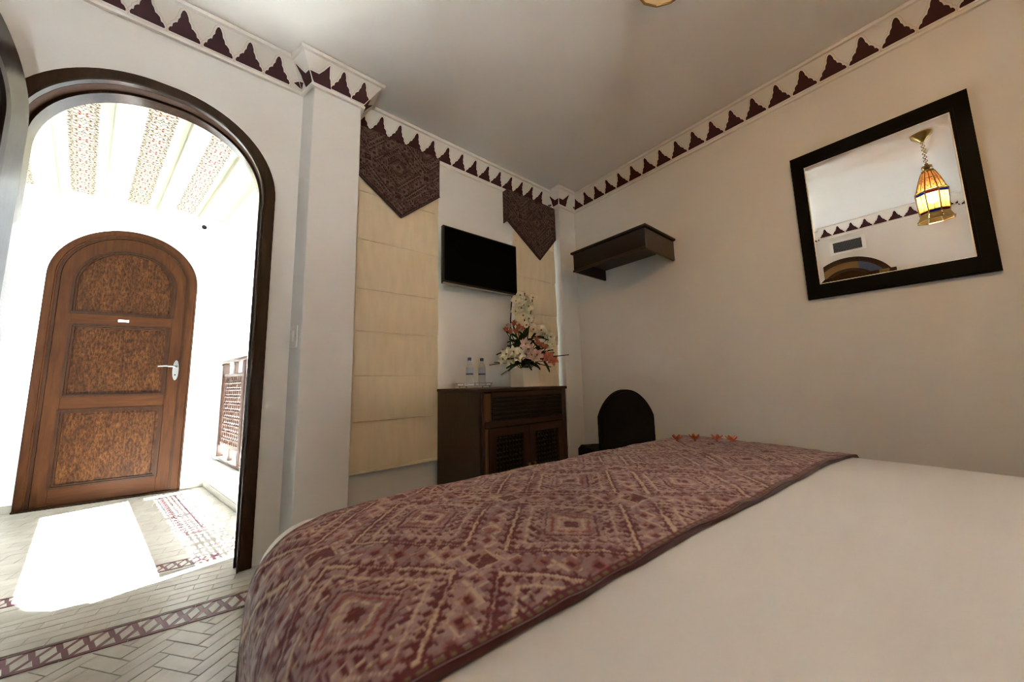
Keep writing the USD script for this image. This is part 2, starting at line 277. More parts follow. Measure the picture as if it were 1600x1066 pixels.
for k in range(9):
    p0, p1 = np.array(PATH[k]), np.array(PATH[k + 1]); d = (p1 - p0); L = np.linalg.norm(d); d = d / L; n = np.array([d[1], -d[0]])
    def corner(i, sgn):
        # how far the mitre runs along the wall per metre of projection: positive at inner corners
        if i <= 0 or i >= len(PATH) - 1: return 0.0
        a = np.array(PATH[i]) - np.array(PATH[i - 1]); b = np.array(PATH[i + 1]) - np.array(PATH[i]); a, b = a / np.linalg.norm(a), b / np.linalg.norm(b)
        na, nb = np.array([a[1], -a[0]]), np.array([b[1], -b[0]]); w = (na + nb) / (1 + na @ nb)
        return float(w @ d) * sgn
    m0, m1 = corner(k, 1), corner(k + 1, -1)
    tr = thing(f'trim_{k + 1}', CLAB[k], 'crown moulding', kind='structure')
    P = np.array(PROF); N = len(P)
    a = np.c_[p0 + np.outer(P[:, 0] * m0, d) + np.outer(P[:, 0], n), P[:, 1]]; b = np.c_[p1 - np.outer(P[:, 0] * m1, d) + np.outer(P[:, 0], n), P[:, 1]]
    v = np.vstack([a, b]); f = []
    for i in range(N):
        j = (i + 1) % N; f += [[i, N + i, N + j], [i, N + j, j]]
    capm = trimesh.creation.triangulate_polygon(Polygon(P), engine='earcut')
    cf = np.array(capm[1])
    f = np.vstack([np.array(f), cf, cf[:, ::-1] + N]); cm = trimesh.Trimesh(v, f, process=False); cm.fix_normals()
    obj('moulding', cm, CROWN, tr)
    def uv3(u, w, off):
        o = O0 + VA * w; z = Z0 + VB * w
        xy = p0 + np.outer(u, d) + np.outer(o + VB * off, n)
        return np.c_[xy, z - VA * off]
    clipP = Polygon([(m0 * O0 + 0.004, 0.0), (L - m1 * O0 - 0.004, 0.0), (L - m1 * O1 - 0.004, VL), (m0 * O1 + 0.004, VL)])
    shapes = []
    H = 0.122
    if L > 0.9:
        off = {0: L - 0.09, 1: 0.1095 + (0.1645 + 1.15) % PITCH - PITCH, 5: 0.045, 8: 0.075}[k]
        if k == 1: cs = [0.1645 + 1.15 - 0.0625 - PITCH * i for i in range(0, 9)]
        elif k == 0: cs = [L - 0.09 - PITCH * i for i in range(int(L / PITCH))]
        else: cs = [off + PITCH * i for i in range(int((L - 0.02) / PITCH))]
        shapes = [affinity.translate(affinity.scale(TRI, 0.127, H, origin=(0, 0)), c, 0.009) for c in cs]
    elif k == 3: shapes = [affinity.translate(affinity.scale(TRI, 0.118, H, origin=(0, 0)), c, 0.009) for c in (0.155, 0.280)]
    elif k == 7: shapes = []
    # corner figures: leaning halves at outer corners, split lozenges at inner corners
    lean = Polygon([(0.0, 0.003), (0.095, 0.003), (0.085, 0.05), (0.078, 0.06), (0.072, 0.125), (0.045, 0.085), (0.02, 0.055), (-0.05, 0.055)])
    loz = Polygon([(-0.05, 0.045), (0.0, 0.004), (0.058, 0.030), (0.0, 0.07)])
    if m0 < -0.3: shapes.append(affinity.scale(lean, 0.9 if k in (4, ) else 1.0, 1.0, origin=(0, 0)))
    if m1 < -0.3 and k != 3: shapes.append(affinity.translate(affinity.scale(lean, -0.75 if L < 0.3 else -1, 1, origin=(0, 0)), L, 0))
    if m0 > 0.3: shapes.append(affinity.scale(loz, 1, 1, origin=(0, 0)))
    if m1 > 0.3: shapes.append(affinity.translate(affinity.scale(loz, -1, 1, origin=(0, 0)), L, 0))
    lines = []
    for s in shapes:
        s = s.intersection(clipP)
        for g in getattr(s, 'geoms', [s]):
            if g.is_empty or g.area < 2e-4: continue
            m = trimesh.creation.extrude_polygon(g, 0.003, engine='earcut'); q = m.vertices
            obj('painted_triangle', trimesh.Trimesh(uv3(q[:, 0], q[:, 1], q[:, 2] - 0.0005), m.faces, process=False), BURG, tr)
            o = g.buffer(0.011, join_style=1).difference(g.buffer(0.0090, join_style=1)).intersection(clipP)
            for h in getattr(o, 'geoms', [o]):
                if h.is_empty or h.geom_type != 'Polygon' or h.area < 1e-6: continue
                m = trimesh.creation.extrude_polygon(h.simplify(0.0006), 0.0012, engine='earcut'); q = m.vertices
                lines.append(trimesh.Trimesh(uv3(q[:, 0], q[:, 1], q[:, 2] - 0.0004), m.faces, process=False))
    if lines: obj('painted_outline', cat_(lines), PINK, tr)

# ------------------------------------------------------------------ floor: tiles laid on a screed, turned a little against the room
FA = -6.8; FO = np.array([-0.2, 2.12])
fe = np.array([math.cos(math.radians(FA)), math.sin(math.radians(FA))]); fn = np.array([-fe[1], fe[0]])
def w2f(p): q = np.asarray(p) - FO; return np.array([q @ fe, q @ fn])
def tile_mesh(poly, z1, c=0.0015):
    """A flat tile: polygon in floor coordinates, bevelled top, open underneath."""
    p = np.array(poly.exterior.coords)[:-1]; q = np.array(poly.buffer(-c, join_style=2).exterior.coords)[:-1]
    if not poly.exterior.is_ccw: p = p[::-1]
    if len(q) != len(p): q = p.mean(0) + (p - p.mean(0)) * 0.94
    else:
        if not Polygon(q).exterior.is_ccw: q = q[::-1]
        k = np.argmin(np.linalg.norm(q - p[0], axis=1)); q = np.roll(q, -k, axis=0)
    n = len(p); xy = lambda a: FO + np.outer(a[:, 0], fe) + np.outer(a[:, 1], fn)
    v = np.vstack([np.c_[xy(p), np.full(n, -0.007)], np.c_[xy(p), np.full(n, z1 - c * 0.7)], np.c_[xy(q), np.full(n, z1)]]); f = []
    for i in range(n):
        j = (i + 1) % n
        for o in (0, n): f += [[o + i, o + j, o + n + j], [o + i, o + n + j, o + n + i]]
    for i in range(1, n - 1): f.append([2 * n, 2 * n + i, 2 * n + i + 1])
    return trimesh.Trimesh(v, np.array(f), process=False)
floor = thing('floor', 'bedroom floor of small cream tiles with a burgundy border', 'floor', kind='structure')
obj('screed', bx(XL, XR, YN, YE2, -0.1, -0.0028), GROUT, floor)
corr = thing('floor_corridor', 'sunlit corridor floor of cream tiles with burgundy borders', 'floor', kind='structure')
obj('screed', bx(-3.0, 0.9, YE2, 5.2, -0.1, -0.0028), GROUT, corr)
def lay(parent, polys, name='tile', limit=300, key=None):
    polys = sorted(polys, key=key) if key else polys; rest = []
    for i, p in enumerate(polys):
        m = tile_mesh(p, rng.uniform(-0.0008, 0.0006)); k = int(rng.integers(0, 4))
        if i < limit: obj(name, m, TILES[k], parent)
        else: rest.append(m)
    if rest: obj('tile_field', cat_(rest), TILES[1], parent, kind='stuff')
def rect(u, v, a, b, ang=0): return affinity.translate(affinity.rotate(sbox(-a / 2, -b / 2, a / 2, b / 2), ang, origin=(0, 0)), u, v)
G = 0.002
def pieces(polys, clip, amin=2e-4):
    o = []
    for p in polys:
        p = p.intersection(clip)
        for g in getattr(p, 'geoms', [p]):
            if g.geom_type == 'Polygon' and g.area > amin: o.append(g.convex_hull)
    return o
tofloor = lambda pts: Polygon([w2f(p) for p in pts])
room_clip = tofloor([(XL + 0.004, YN + 0.01), (0.02, YN + 0.01), (0.02, 1.25), (CX0, 1.25), (CX0, YE - 0.002), (XL + 0.004, YE - 0.002)])
door_clip = tofloor([(AC - AR + 0.035, YE - 0.003), (AC + AR - 0.035, YE - 0.003), (AC + AR - 0.035, YE2 + 0.001), (AC - AR + 0.035, YE2 + 0.001)])
herr = []
a, b = 0.156, 0.052
for i in range(-60, 60):
    for j in range(-30, 30):
        # herringbone: pairs of a horizontal and a vertical tile stepping diagonally
        x = i * b + j * a; y = i * b - j * a
        herr.append(sbox(x + G / 2, y + G / 2, x + a - G / 2, y + b - G / 2)); herr.append(sbox(x + a + G / 2, y - a + b + G / 2, x + a + b - G / 2, y + b - G / 2) if False else sbox(x + G / 2, y + b + G / 2, x + b - G / 2, y + b + a - G / 2))
herr = [affinity.rotate(p, 45, origin=(0, 0)) for p in herr]
near_clip = room_clip.intersection(sbox(-2, -1.35, 2, -0.085))
lay(floor, pieces([p for p in herr if p.intersects(near_clip)], near_clip), key=lambda p: -p.centroid.y + 0.3 * abs(p.centroid.x + 0.2), limit=170)
strip = []
for r in range(12):
    for c in range(-12, 8):
        strip.append(sbox(c * a + (r % 2) * a / 2 + G / 2, 0.078 + r * b + G / 2, (c + 1) * a + (r % 2) * a / 2 - G / 2, 0.078 + (r + 1) * b - G / 2))
lay(floor, pieces(strip, unary_union([room_clip.buffer(-0.001), door_clip.buffer(0.002)]).intersection(sbox(-2, 0.078, 2, 0.52))), limit=125)
def border(parent, axis_u, u0_, u1_, vc, hw, rot=None, org=None):
    """A border strip: burgundy edging and lattice, cream lozenges and triangles set in it. Strip along u from u0_ to u1_, centred on vc."""
    def T(p):
        if rot is not None: p = affinity.translate(affinity.rotate(p, rot, origin=(0, 0)), org[0], org[1])
        return p
    e = hw * 0.20; it = hw - e; st = it * 1.15
    nseg = int((u1_ - u0_) / st)
    for sgn in (-1, 1):
        for q in range(max(1, int((u1_ - u0_) / 0.17))):
            x = u0_ + q * 0.17; m = tile_mesh(T(sbox(x + G / 2, vc + sgn * (hw - e / 2) - e / 2 + 0.001, min(x + 0.17, u1_) - G / 2, vc + sgn * (hw - e / 2) + e / 2 - 0.001)), 0.0)
            obj('border_tile', m, MOSAIC_B, parent)
    base = tile_mesh(T(sbox(u0_, vc - it, u1_, vc + it)), -0.0012); obj('border_lattice', base, MOSAIC_B, parent)
    w = it * 0.17
    for q in range(nseg):
        x = u0_ + (q + 0.5) * st
        obj('border_lozenge', tile_mesh(T(Polygon([(x - st / 2 + w * 1.2, vc), (x, vc - it + w), (x + st / 2 - w * 1.2, vc), (x, vc + it - w)])), 0.0004), TILES[q % 4], parent)
        for sgn in (-1, 1):
            xx_ = x + st / 2
            if q < nseg - 1: obj('border_triangle', tile_mesh(T(Polygon([(xx_ - st / 2 + w * 1.4, vc + sgn * (it - 0.002)), (xx_ + st / 2 - w * 1.4, vc + sgn * (it - 0.002)), (xx_, vc + sgn * w)]).convex_hull), 0.0004), TILES[(q + 1) % 4], parent)
border(floor, 0, -0.90, 0.46, 0.0, 0.072)
# corridor
cp = w2f(FP); cq = w2f(FP + cdir * 2.06)
corr_poly = Polygon([w2f(FP + np.array([-2.6, 0.26])), w2f(FP), w2f(FP + cdir * 2.05), w2f((-2.7, YE2 + 0.002)), ]).buffer(-0.002)
corr_poly = corr_poly.intersection(tofloor([(-3, YE2 + 0.001), (1, YE2 + 0.001), (1, 6), (-3, 6)]))
cang = CANG - FA
side_c = LineString([cp, cq])
keep_side = side_c.buffer(0.34, cap_style=2).intersection(corr_poly); side_band = side_c.buffer(0.335, cap_style=2).difference(side_c.buffer(0.215, cap_style=2))
b1 = sbox(-2.4, 0.545, 0.1, 0.665)
fieldc = []
A2, B2 = 0.17, 0.085
for r in range(-2, 32):
    for c in range(-18, 6): fieldc.append(sbox(c * A2 + (r % 2) * A2 / 2 + G / 2, 0.665 + r * B2 + G / 2, (c + 1) * A2 + (r % 2) * A2 / 2 - G / 2, 0.665 + (r + 1) * B2 - G / 2))
cl = corr_poly.difference(b1).difference(side_band).difference(sbox(-3, -1, 1, 0.50))
lay(corr, pieces(fieldc, cl.intersection(sbox(-1.75, 0, 1, 4))), limit=260)
lay(corr, pieces(fieldc, cl.intersection(sbox(-3, 0, -1.75, 4))), limit=0)
border(corr, 0, -1.55, 0.12, 0.605, 0.056)
nr = np.array([cq - cp])[0]; nr = nr / np.linalg.norm(nr); nrm = np.array([nr[1], -nr[0]])
border(corr, 0, 0.12, 1.42, 0.0, 0.055, rot=math.degrees(math.atan2(nr[1], nr[0])), org=tuple(cp + nrm * 0.275))

# ------------------------------------------------------------------ entrance: arched frame and open leaf
fr = thing('door_1', 'dark brown arched frame of the open entrance to the corridor', 'door frame', kind='structure')
obj('architrave', ring_bevel(earch(AR), earch(AR - 0.060, -0.01), YE - 0.024, YE, 0.008), WOOD_FRAME, fr, smooth=30)
obj('frame_bead', ext(earch(AR - 0.056).difference(earch(AR - 0.064, -0.01)), YE - 0.030, YE - 0.004), LEAF_WOOD, fr, smooth=30)
obj('jamb_lining', ext(earch(AR - 0.030).difference(earch(AR - 0.063, -0.01)), YE, YE2 + 0.004), WOOD_FRAME, fr, smooth=30)
obj('door_stop', ext(earch(AR - 0.062).difference(earch(AR - 0.076, -0.01)), YE + 0.050, YE2 - 0.02), LEAF_WOOD, fr, smooth=30)

def door_leaf(parent, cx, R, zs, panels, M, thick=0.045, y0=0.0, stile=0.115, flip=False):
    """Leaf in the local plane y = y0 (front) .. y0 + thick. panels: (z0, z1) rectangles, the last one an arch from z0."""
    leaf = arch(cx, R, zs, 0.012); holes = []
    for z0, z1 in panels[:-1]: holes.append(sbox(cx - R + stile, z0, cx + R - stile, z1))
    z0 = panels[-1][0]; holes.append(arch(cx, R - stile, zs - 0.03, z0))
    obj('leaf', ext(leaf.difference(unary_union(holes)), y0, y0 + thick), M[0], parent, smooth=30)
    for h in holes:
        obj('panel', cat_([ext(h.buffer(0.002), y0 + 0.018, y0 + thick - 0.018), ext(h.buffer(-0.05, join_style=1 if h is holes[-1] else 2), y0 + 0.010, y0 + thick - 0.010)]), M[1], parent, smooth=30)
        for yy, sg in ((y0 - 0.010, 1), (y0 + thick + 0.010, -1)):
            a0, a1 = sorted((yy, yy + sg * 0.030))
            o = cat_([ext(h.buffer(0.010, join_style=2).difference(h.buffer(-0.014, join_style=2)), *sorted((yy, yy + sg * 0.028))), ext(h.buffer(-0.012, join_style=2).difference(h.buffer(-0.030, join_style=2)), *sorted((yy + sg * 0.012, yy + sg * 0.029)))])
            obj('panel_moulding', o, M[2], parent, smooth=30)
def handle(parent, x, z, y, m=CHROME, sgn=-1):
    pl = trimesh.util.concatenate([ext(affinity.scale(Point(x, z).buffer(0.022, 16), 1, 4.4), y - 0.006, y), ext(affinity.scale(Point(x, z).buffer(0.015, 16), 1, 5.2), y - 0.010, y - 0.005)])
    h = obj('handle_plate', pl, m, parent, smooth=30)
    lev = tube([(x, y - 0.005, z + 0.035), (x, y - 0.045, z + 0.035), (x - 0.012, y - 0.055, z + 0.036), (x - 0.06, y - 0.055, z + 0.040), (x - 0.115, y - 0.050, z + 0.036)], [0.010, 0.009, 0.010, 0.008, 0.006], 10)
    obj('lever', lev, m, h, smooth=40)
    obj('key_hole', ext(Point(x, z - 0.045).buffer(0.006), y - 0.012, y - 0.009), BLACK, h)
LEAF_A = 259.0
ol = thing('door_leaf', 'glossy dark wooden entrance door leaf standing open, at left picture edge', 'door', loc=(-0.752, 2.352, 0), rz=LEAF_A)
# local x runs from the hinge to the free edge; local y points to the wall side, so the face towards the room is y = 0
door_leaf(ol, 0.405, 0.400, AZ, [(0.16, 0.82), (0.92, 1.55), (1.64, 0)], (LEAF_WOOD, LEAF_PANEL, LEAF_DARK), y0=-0.045)
handle(ol, 0.74, 1.12, -0.045)
for z in (0.35, 1.1, 1.85): obj('hinge', tube([(-0.004, -0.05, z), (-0.004, -0.05, z + 0.10)], 0.008, 10), BRASS, ol, smooth=40)

# ------------------------------------------------------------------ corridor shell, far doors
CZ = 2.75
fl = lambda s, d, z=0.0: (FP + fdir * s + np.array([-fdir[1], fdir[0]]) * d)
WF = sbox(-2.6, 0, 0.12, CZ)
struct('wall_far', xf(ext(WF, 0.0, 0.2), (*FP, 0), SK), CORR, 'white corridor wall around the arched far door', 'wall')
obj('skirting', xf(cat_([ext(sbox(-1.46, 0, -1.155, 0.06), -0.012, 0), ext(sbox(-0.17, 0, 0.0, 0.06), -0.012, 0)]), (*FP, 0), SK), GROUT, stage.GetPrimAtPath('/World/wall_far'), label='grey skirting strip')
struct('wall_corridor', bx(-2.75, -2.6, YE2, 5.1, 0, CZ), CORR, 'white end wall of the corridor', 'wall')
FD = (-0.662, 0.486, 1.985)
def far_door(name, label, loc, rz, plate=True):
    t = thing(name, label, 'door', loc, rz, kind='structure'); cx, R, zs = 0.0, FD[1], FD[2]
    obj('architrave', ring_bevel(arch(cx, R, zs), arch(cx, R - 0.060, zs, -0.01), -0.045, -0.001, 0.010), WOOD_DOOR, t, smooth=30)
    obj('frame_bead', ext(arch(cx, R - 0.052, zs).difference(arch(cx, R - 0.078, zs, -0.01)), -0.030, -0.001), WOOD_MOLD, t, smooth=30)
    leafR = R - 0.080
    leaf = arch(cx, leafR, zs, 0.006); stile = 0.088
    holes = [sbox(cx - leafR + stile, 0.155, cx + leafR - stile, 0.80), sbox(cx - leafR + stile, 0.915, cx + leafR - stile, 1.555), arch(cx, leafR - stile + 0.012, zs - 0.045, 1.655)]
    rails = [sbox(cx - leafR + stile, 0.80, cx + leafR - stile, 0.915), sbox(cx - leafR + stile, 1.555, cx + leafR - stile, 1.655), sbox(cx - leafR + stile, 0.006, cx + leafR - stile, 0.155)]
    obj('leaf', ext(leaf.difference(unary_union(holes + [r.buffer(0.001, join_style=2) for r in rails])), -0.022, -0.001), WOOD_DOOR, t, smooth=30)
    for r in rails: obj('rail', ext(r, -0.022, -0.001), WOOD_RAIL, t)
    for i, h in enumerate(holes):
        js = 2
        obj('panel', cat_([ext(h, -0.008, -0.001), ext(h.buffer(-0.045, join_style=js), -0.013, -0.006)]), WOOD_PANEL, t)
        obj('panel_moulding', cat_([ext(h.buffer(0.006, join_style=js).difference(h.buffer(-0.012, join_style=js)), -0.030, -0.004), ext(h.buffer(-0.010, join_style=js).difference(h.buffer(-0.026, join_style=js)), -0.020, -0.004)]), WOOD_MOLD, t, smooth=30)
    if plate: obj('number_plate', cbox(-0.035, 0.035, -0.026, -0.021, 1.592, 1.616, 0.002), VASE, t, label='small cream plate')
    handle(t, 0.385, 1.145, -0.022)
    obj('threshold', cbox(-R, R, -0.055, -0.002, 0.0, 0.018, 0.004), WOOD_MOLD, t)
    return t
far_door('door_2', 'brown arched panelled door at the end of the corridor', (*fl(FD[0], 0), 0), SK)
far_door('door_4', 'second arched corridor door, only its frame edge showing', (*fl(-2.0, 0), 0), SK, plate=False)
sp = thing('wall_spotlight', 'tiny black round fitting high on the corridor wall', 'spotlight', (*fl(-0.165, -0.001), 2.652), SK)
rl = lathe([(0.017, 0), (0.020, 0.004), (0.018, 0.020), (0.010, 0.026)], 20); rl.apply_transform(trimesh.transformations.rotation_matrix(math.pi / 2, [1, 0, 0])); obj('housing', rl, BLACK, sp, smooth=40)
gl = lathe([(0.008, 0.026), (0.006, 0.029)], 16); gl.apply_transform(trimesh.transformations.rotation_matrix(math.pi / 2, [1, 0, 0])); obj('lens', gl, TVB, sp, smooth=40)

# corridor ceiling with beams and painted strips (local frame along the skewed corridor)
cc = thing('ceiling_corridor', 'pale green corridor ceiling with cream beams and painted floral strips', 'ceiling', kind='structure')
cpts = [(-2.75, YE2), tuple(FP + cdir * 2.16), tuple(FP - cdir * 0.4), (-2.75, 5.25)]
bm = trimesh.creation.extrude_polygon(Polygon(cpts), 0.12, engine='earcut'); bm.apply_translation([0, 0, CZ]); obj('board', bm, GREENP, cc)
bd = -cdir; bn = np.array([bd[1], -bd[0]])       # along the beams (away from the camera), to the right
REF = np.array([-0.60, 2.88])
def beam_pt(off, t): return REF + bn * off + bd * t
def seg_range(off, y0, y1):
    p = beam_pt(off, 0); return (y0 - p[1]) / bd[1], (y1 - p[1]) / bd[1]
def yfar(off):
    p = beam_pt(off, 0); # intersect far wall
    A = np.array([bd, -fdir]).T; s = np.linalg.solve(A, FP - p); return s[0]
offs = [-1.32, -0.99, -0.66, -0.33, 0.0, 0.33, 0.62]
for o in offs:
    t0 = seg_range(o, YE2 + 0.03, 0)[0]; t1 = yfar(o) - 0.012
    m = cbox(-0.036, 0.036, t0, t1, CZ - 0.062, CZ - 0.0005, 0.006); ang = math.degrees(math.atan2(bd[1], bd[0])) - 90
    obj('beam', xf(m, (*(REF + bn * o), 0), ang), BEAM, cc)
def floral(u, v):
    """u across the strip (-0.5..0.5), v along it in strip widths. Returns linear colours."""
    x = np.abs(u); per = 1.3; y = ((v / per) % 1.0 - 0.5) * per
    ground = lin(182, 174, 146); red = lin(92, 22, 24); grey = lin(66, 44, 40); blue = lin(40, 50, 80)
    col = np.tile(ground, (len(u), 1))
    def line(d, c, t): col[d < t] = c
    for cx_, cy_, r, a0, c in ((0.30, 0.30, 0.11, 0.5, grey), (0.30, -0.30, 0.11, -0.5, grey), (0.17, 0.12, 0.07, 2.2, red), (0.17, -0.12, 0.07, -2.2, red), (0.38, 0.0, 0.08, 0.0, grey), (0.13, 0.47, 0.09, 1.2, grey), (0.13, -0.47, 0.09, -1.2, grey), (0.40, 0.55, 0.07, 3.0, grey), (0.40, -0.55, 0.07, -3.0, grey)):
        rr = np.hypot(x - cx_, y - cy_); th = (np.arctan2(y - cy_, x - cx_) - a0 + math.pi) % (2 * math.pi) - math.pi
        col[(np.abs(rr - r) < 0.028) & (np.abs(th) < 2.1)] = c
        ex, ey = cx_ + r * math.cos(a0 + 2.1), cy_ + r * math.sin(a0 + 2.1); line(np.hypot(x - ex, y - ey), c, 0.040)
    for ex, ey, c in ((0.0, 0.0, red), (0.09, 0.06, red), (0.09, -0.06, red), (0.0, 0.32, grey), (0.0, -0.32, grey), (0.0, 0.62, blue), (0.27, 0.16, grey), (0.27, -0.16, grey), (0.45, 0.25, grey), (0.45, -0.25, grey), (0.24, 0.62, red)):
        line(np.hypot(x - ex, y - ey), c, 0.042)
    return col
for i in range(len(offs) - 1):
    o = (offs[i] + offs[i + 1]) / 2; t0 = seg_range(o, YE2 + 0.04, 0)[0]; t1 = yfar(o) - 0.10; W = 0.140
    nu, nv = 44, int((t1 - t0) / 0.0042)
    U, V = np.meshgrid(np.linspace(-0.5, 0.5, nu), np.linspace(t0, t1, nv), indexing='ij'); U, V = U.ravel(), V.ravel()
    xy = REF + np.outer(o + U * W, bn) + np.outer(V, bd)
    v = np.c_[xy, np.full(len(U), CZ - 0.004)]
    color_mesh('painted_strip', v, grid_faces(nu, nv)[:, ::-1], floral(U, V / W), PRINT, cc, smooth=False)

# courtyard side: curb, lintel, balustrade
ca = CANG      # local x along cdir (towards the camera), local y to the courtyard (+x side)
def side(mesh): return xf(mesh, (*FP, 0), ca)
# local y for a rotation by ca: (-sin, cos) = (0.977, 0.212): towards the courtyard
struct('wall_curb', side(cbox(-0.12, 2.17, 0.0, 0.14, 0, 0.27, 0.008)), CORR, 'low white curb under the wooden balustrade', 'wall')
obj('skirting', side(bx(0.012, 2.05, -0.010, -0.0005, 0, 0.055)), GROUT, stage.GetPrimAtPath('/World/wall_curb'), label='grey skirting strip')
lint = sbox(-0.12, 2.32, 2.07, CZ).union(Polygon([(2.07, 2.33), (1.72, 2.33), (1.87, 2.22), (1.98, 2.04), (2.02, 1.81), (2.07, 1.81)])).union(sbox(2.04, 0.27, 2.17, CZ))
struct('wall_lintel', side(ext(lint, 0.0, 0.06)), CORR, 'white lintel over the balustrade opening', 'wall')
ba = thing('balustrade', 'brown turned wood lattice balustrade along the corridor curb', 'balustrade', (*FP, 0), ca)
BZ0, BZ1 = 0.30, 1.20
obj('top_rail', cbox(0.02, 2.0, 0.025, 0.115, BZ1, BZ1 + 0.035, 0.006), BALU, ba)
obj('bottom_rail', cbox(0.02, 2.0, 0.035, 0.105, BZ0 - 0.03, BZ0, 0.005), BALU, ba)
posts = [0.16, 0.90, 1.64]
for x in posts: obj('post', cbox(x - 0.035, x + 0.035, 0.04, 0.10, BZ0, BZ1, 0.006), BALU, ba)
bays = [(0.02, 0.125), (0.195, 0.865), (0.935, 1.605), (1.675, 2.0)]
for x0, x1 in bays[1:]:
    zt, zb = BZ1 - 0.12, BZ0 + 0.12
    for z in (zt, zb): obj('lattice_rail', cbox(x0, x1, 0.052, 0.088, z - 0.015, z + 0.015, 0.004), BALU, ba)
    for xm in ((x0 + x1) / 2,):
        obj('stub', cbox(xm - 0.03, xm + 0.03, 0.055, 0.085, zt + 0.015, BZ1, 0.004), BALU, ba); obj('stub', cbox(xm - 0.03, xm + 0.03, 0.055, 0.085, BZ0, zb - 0.015, 0.004), BALU, ba)
    lat = []
    nx = max(4, int((x1 - x0) / 0.062)); nz = int((zt - zb) / 0.062)
    bead = lambda c: trimesh.creation.icosphere(1, 0.021).apply_translation(c)
    for i in range(nx + 1):
        x = x0 + (x1 - x0) * i / nx
        if 0 < i < nx: lat.append(tube([(x, 0.07, zb + 0.012), (x, 0.07, zt - 0.012)], 0.011, 6))
        for j in range(1, nz):
            if 0 < i < nx: lat.append(bead((x, 0.07, zb + (zt - zb) * j / nz)))
    for j in range(1, nz): lat.append(tube([(x0, 0.07, zb + (zt - zb) * j / nz), (x1, 0.07, zb + (zt - zb) * j / nz)], 0.010, 6))
    obj('turned_lattice', cat_(lat), BALU, ba, kind='stuff')
# the courtyard beyond
struct('wall_courtyard', side(bx(-6, 8, 5.5, 5.8, -3.0, 5.5)), CORR, 'white facade across the bright courtyard', 'wall')
struct('floor_courtyard', side(bx(-6, 8, 0.16, 5.5, -3.1, -3.0)), STONE, 'pale stone courtyard floor below the balustrade', 'floor')

# ------------------------------------------------------------------ left wall: arched door and air vent (seen in the mirror)
ld = thing('door_3', 'closed brown arched door with painted band on the left wall', 'door', (XL, 0.60, 0), 90, kind='structure')
LR, LZ = 0.47, 2.02
obj('architrave', ring_bevel(arch(0, LR, LZ), arch(0, LR - 0.065, LZ, -0.01), -0.05, -0.001, 0.010), WOOD_FRAME, ld, smooth=30)
obj('painted_band', ext(arch(0, LR - 0.066, LZ).difference(arch(0, LR - 0.165, LZ, -0.01)).difference(sbox(-0.45, 1.95, -0.12, 2.6)), -0.026, -0.001), OCHRE, ld, smooth=30)
obj('painted_band', ext(arch(0, LR - 0.066, LZ).difference(arch(0, LR - 0.165, LZ, -0.01)).intersection(sbox(-0.45, 1.95, -0.12, 2.6)), -0.026, -0.001), BLUE, ld, label='dark blue painted band', smooth=30)
obj('band_moulding', ext(arch(0, LR - 0.160, LZ).difference(arch(0, LR - 0.195, LZ, -0.01)), -0.036, -0.001), WOOD_FRAME, ld, smooth=30)
obj('panel', ext(arch(0, LR - 0.190, LZ, 0.006), -0.020, -0.001), WOOD_DOOR, ld)
handle(ld, 0.33, 1.12, -0.028)
vt = thing('air_vent', 'white framed air conditioning grille under the left wall crown', 'air vent', (XL, 0.565, 2.675), 90)
fo = sbox(-0.19, -0.105, 0.19, 0.105); fi = sbox(-0.15, -0.075, 0.15, 0.075)
obj('frame', ext(fo.difference(fi), -0.016, -0.001), WHITE, vt); obj('backing', ext(fi, -0.003, -0.001), TVB, vt)
for i in range(9):
    s = bx(-0.149, 0.149, -0.0125, -0.0045, -0.0012, 0.0012); s.apply_transform(trimesh.transformations.rotation_matrix(0.7, [1, 0, 0], [0, -0.009, 0])); s.apply_translation([0, 0, -0.066 + i * 0.0165]); obj('slat', s, SILVER, vt)

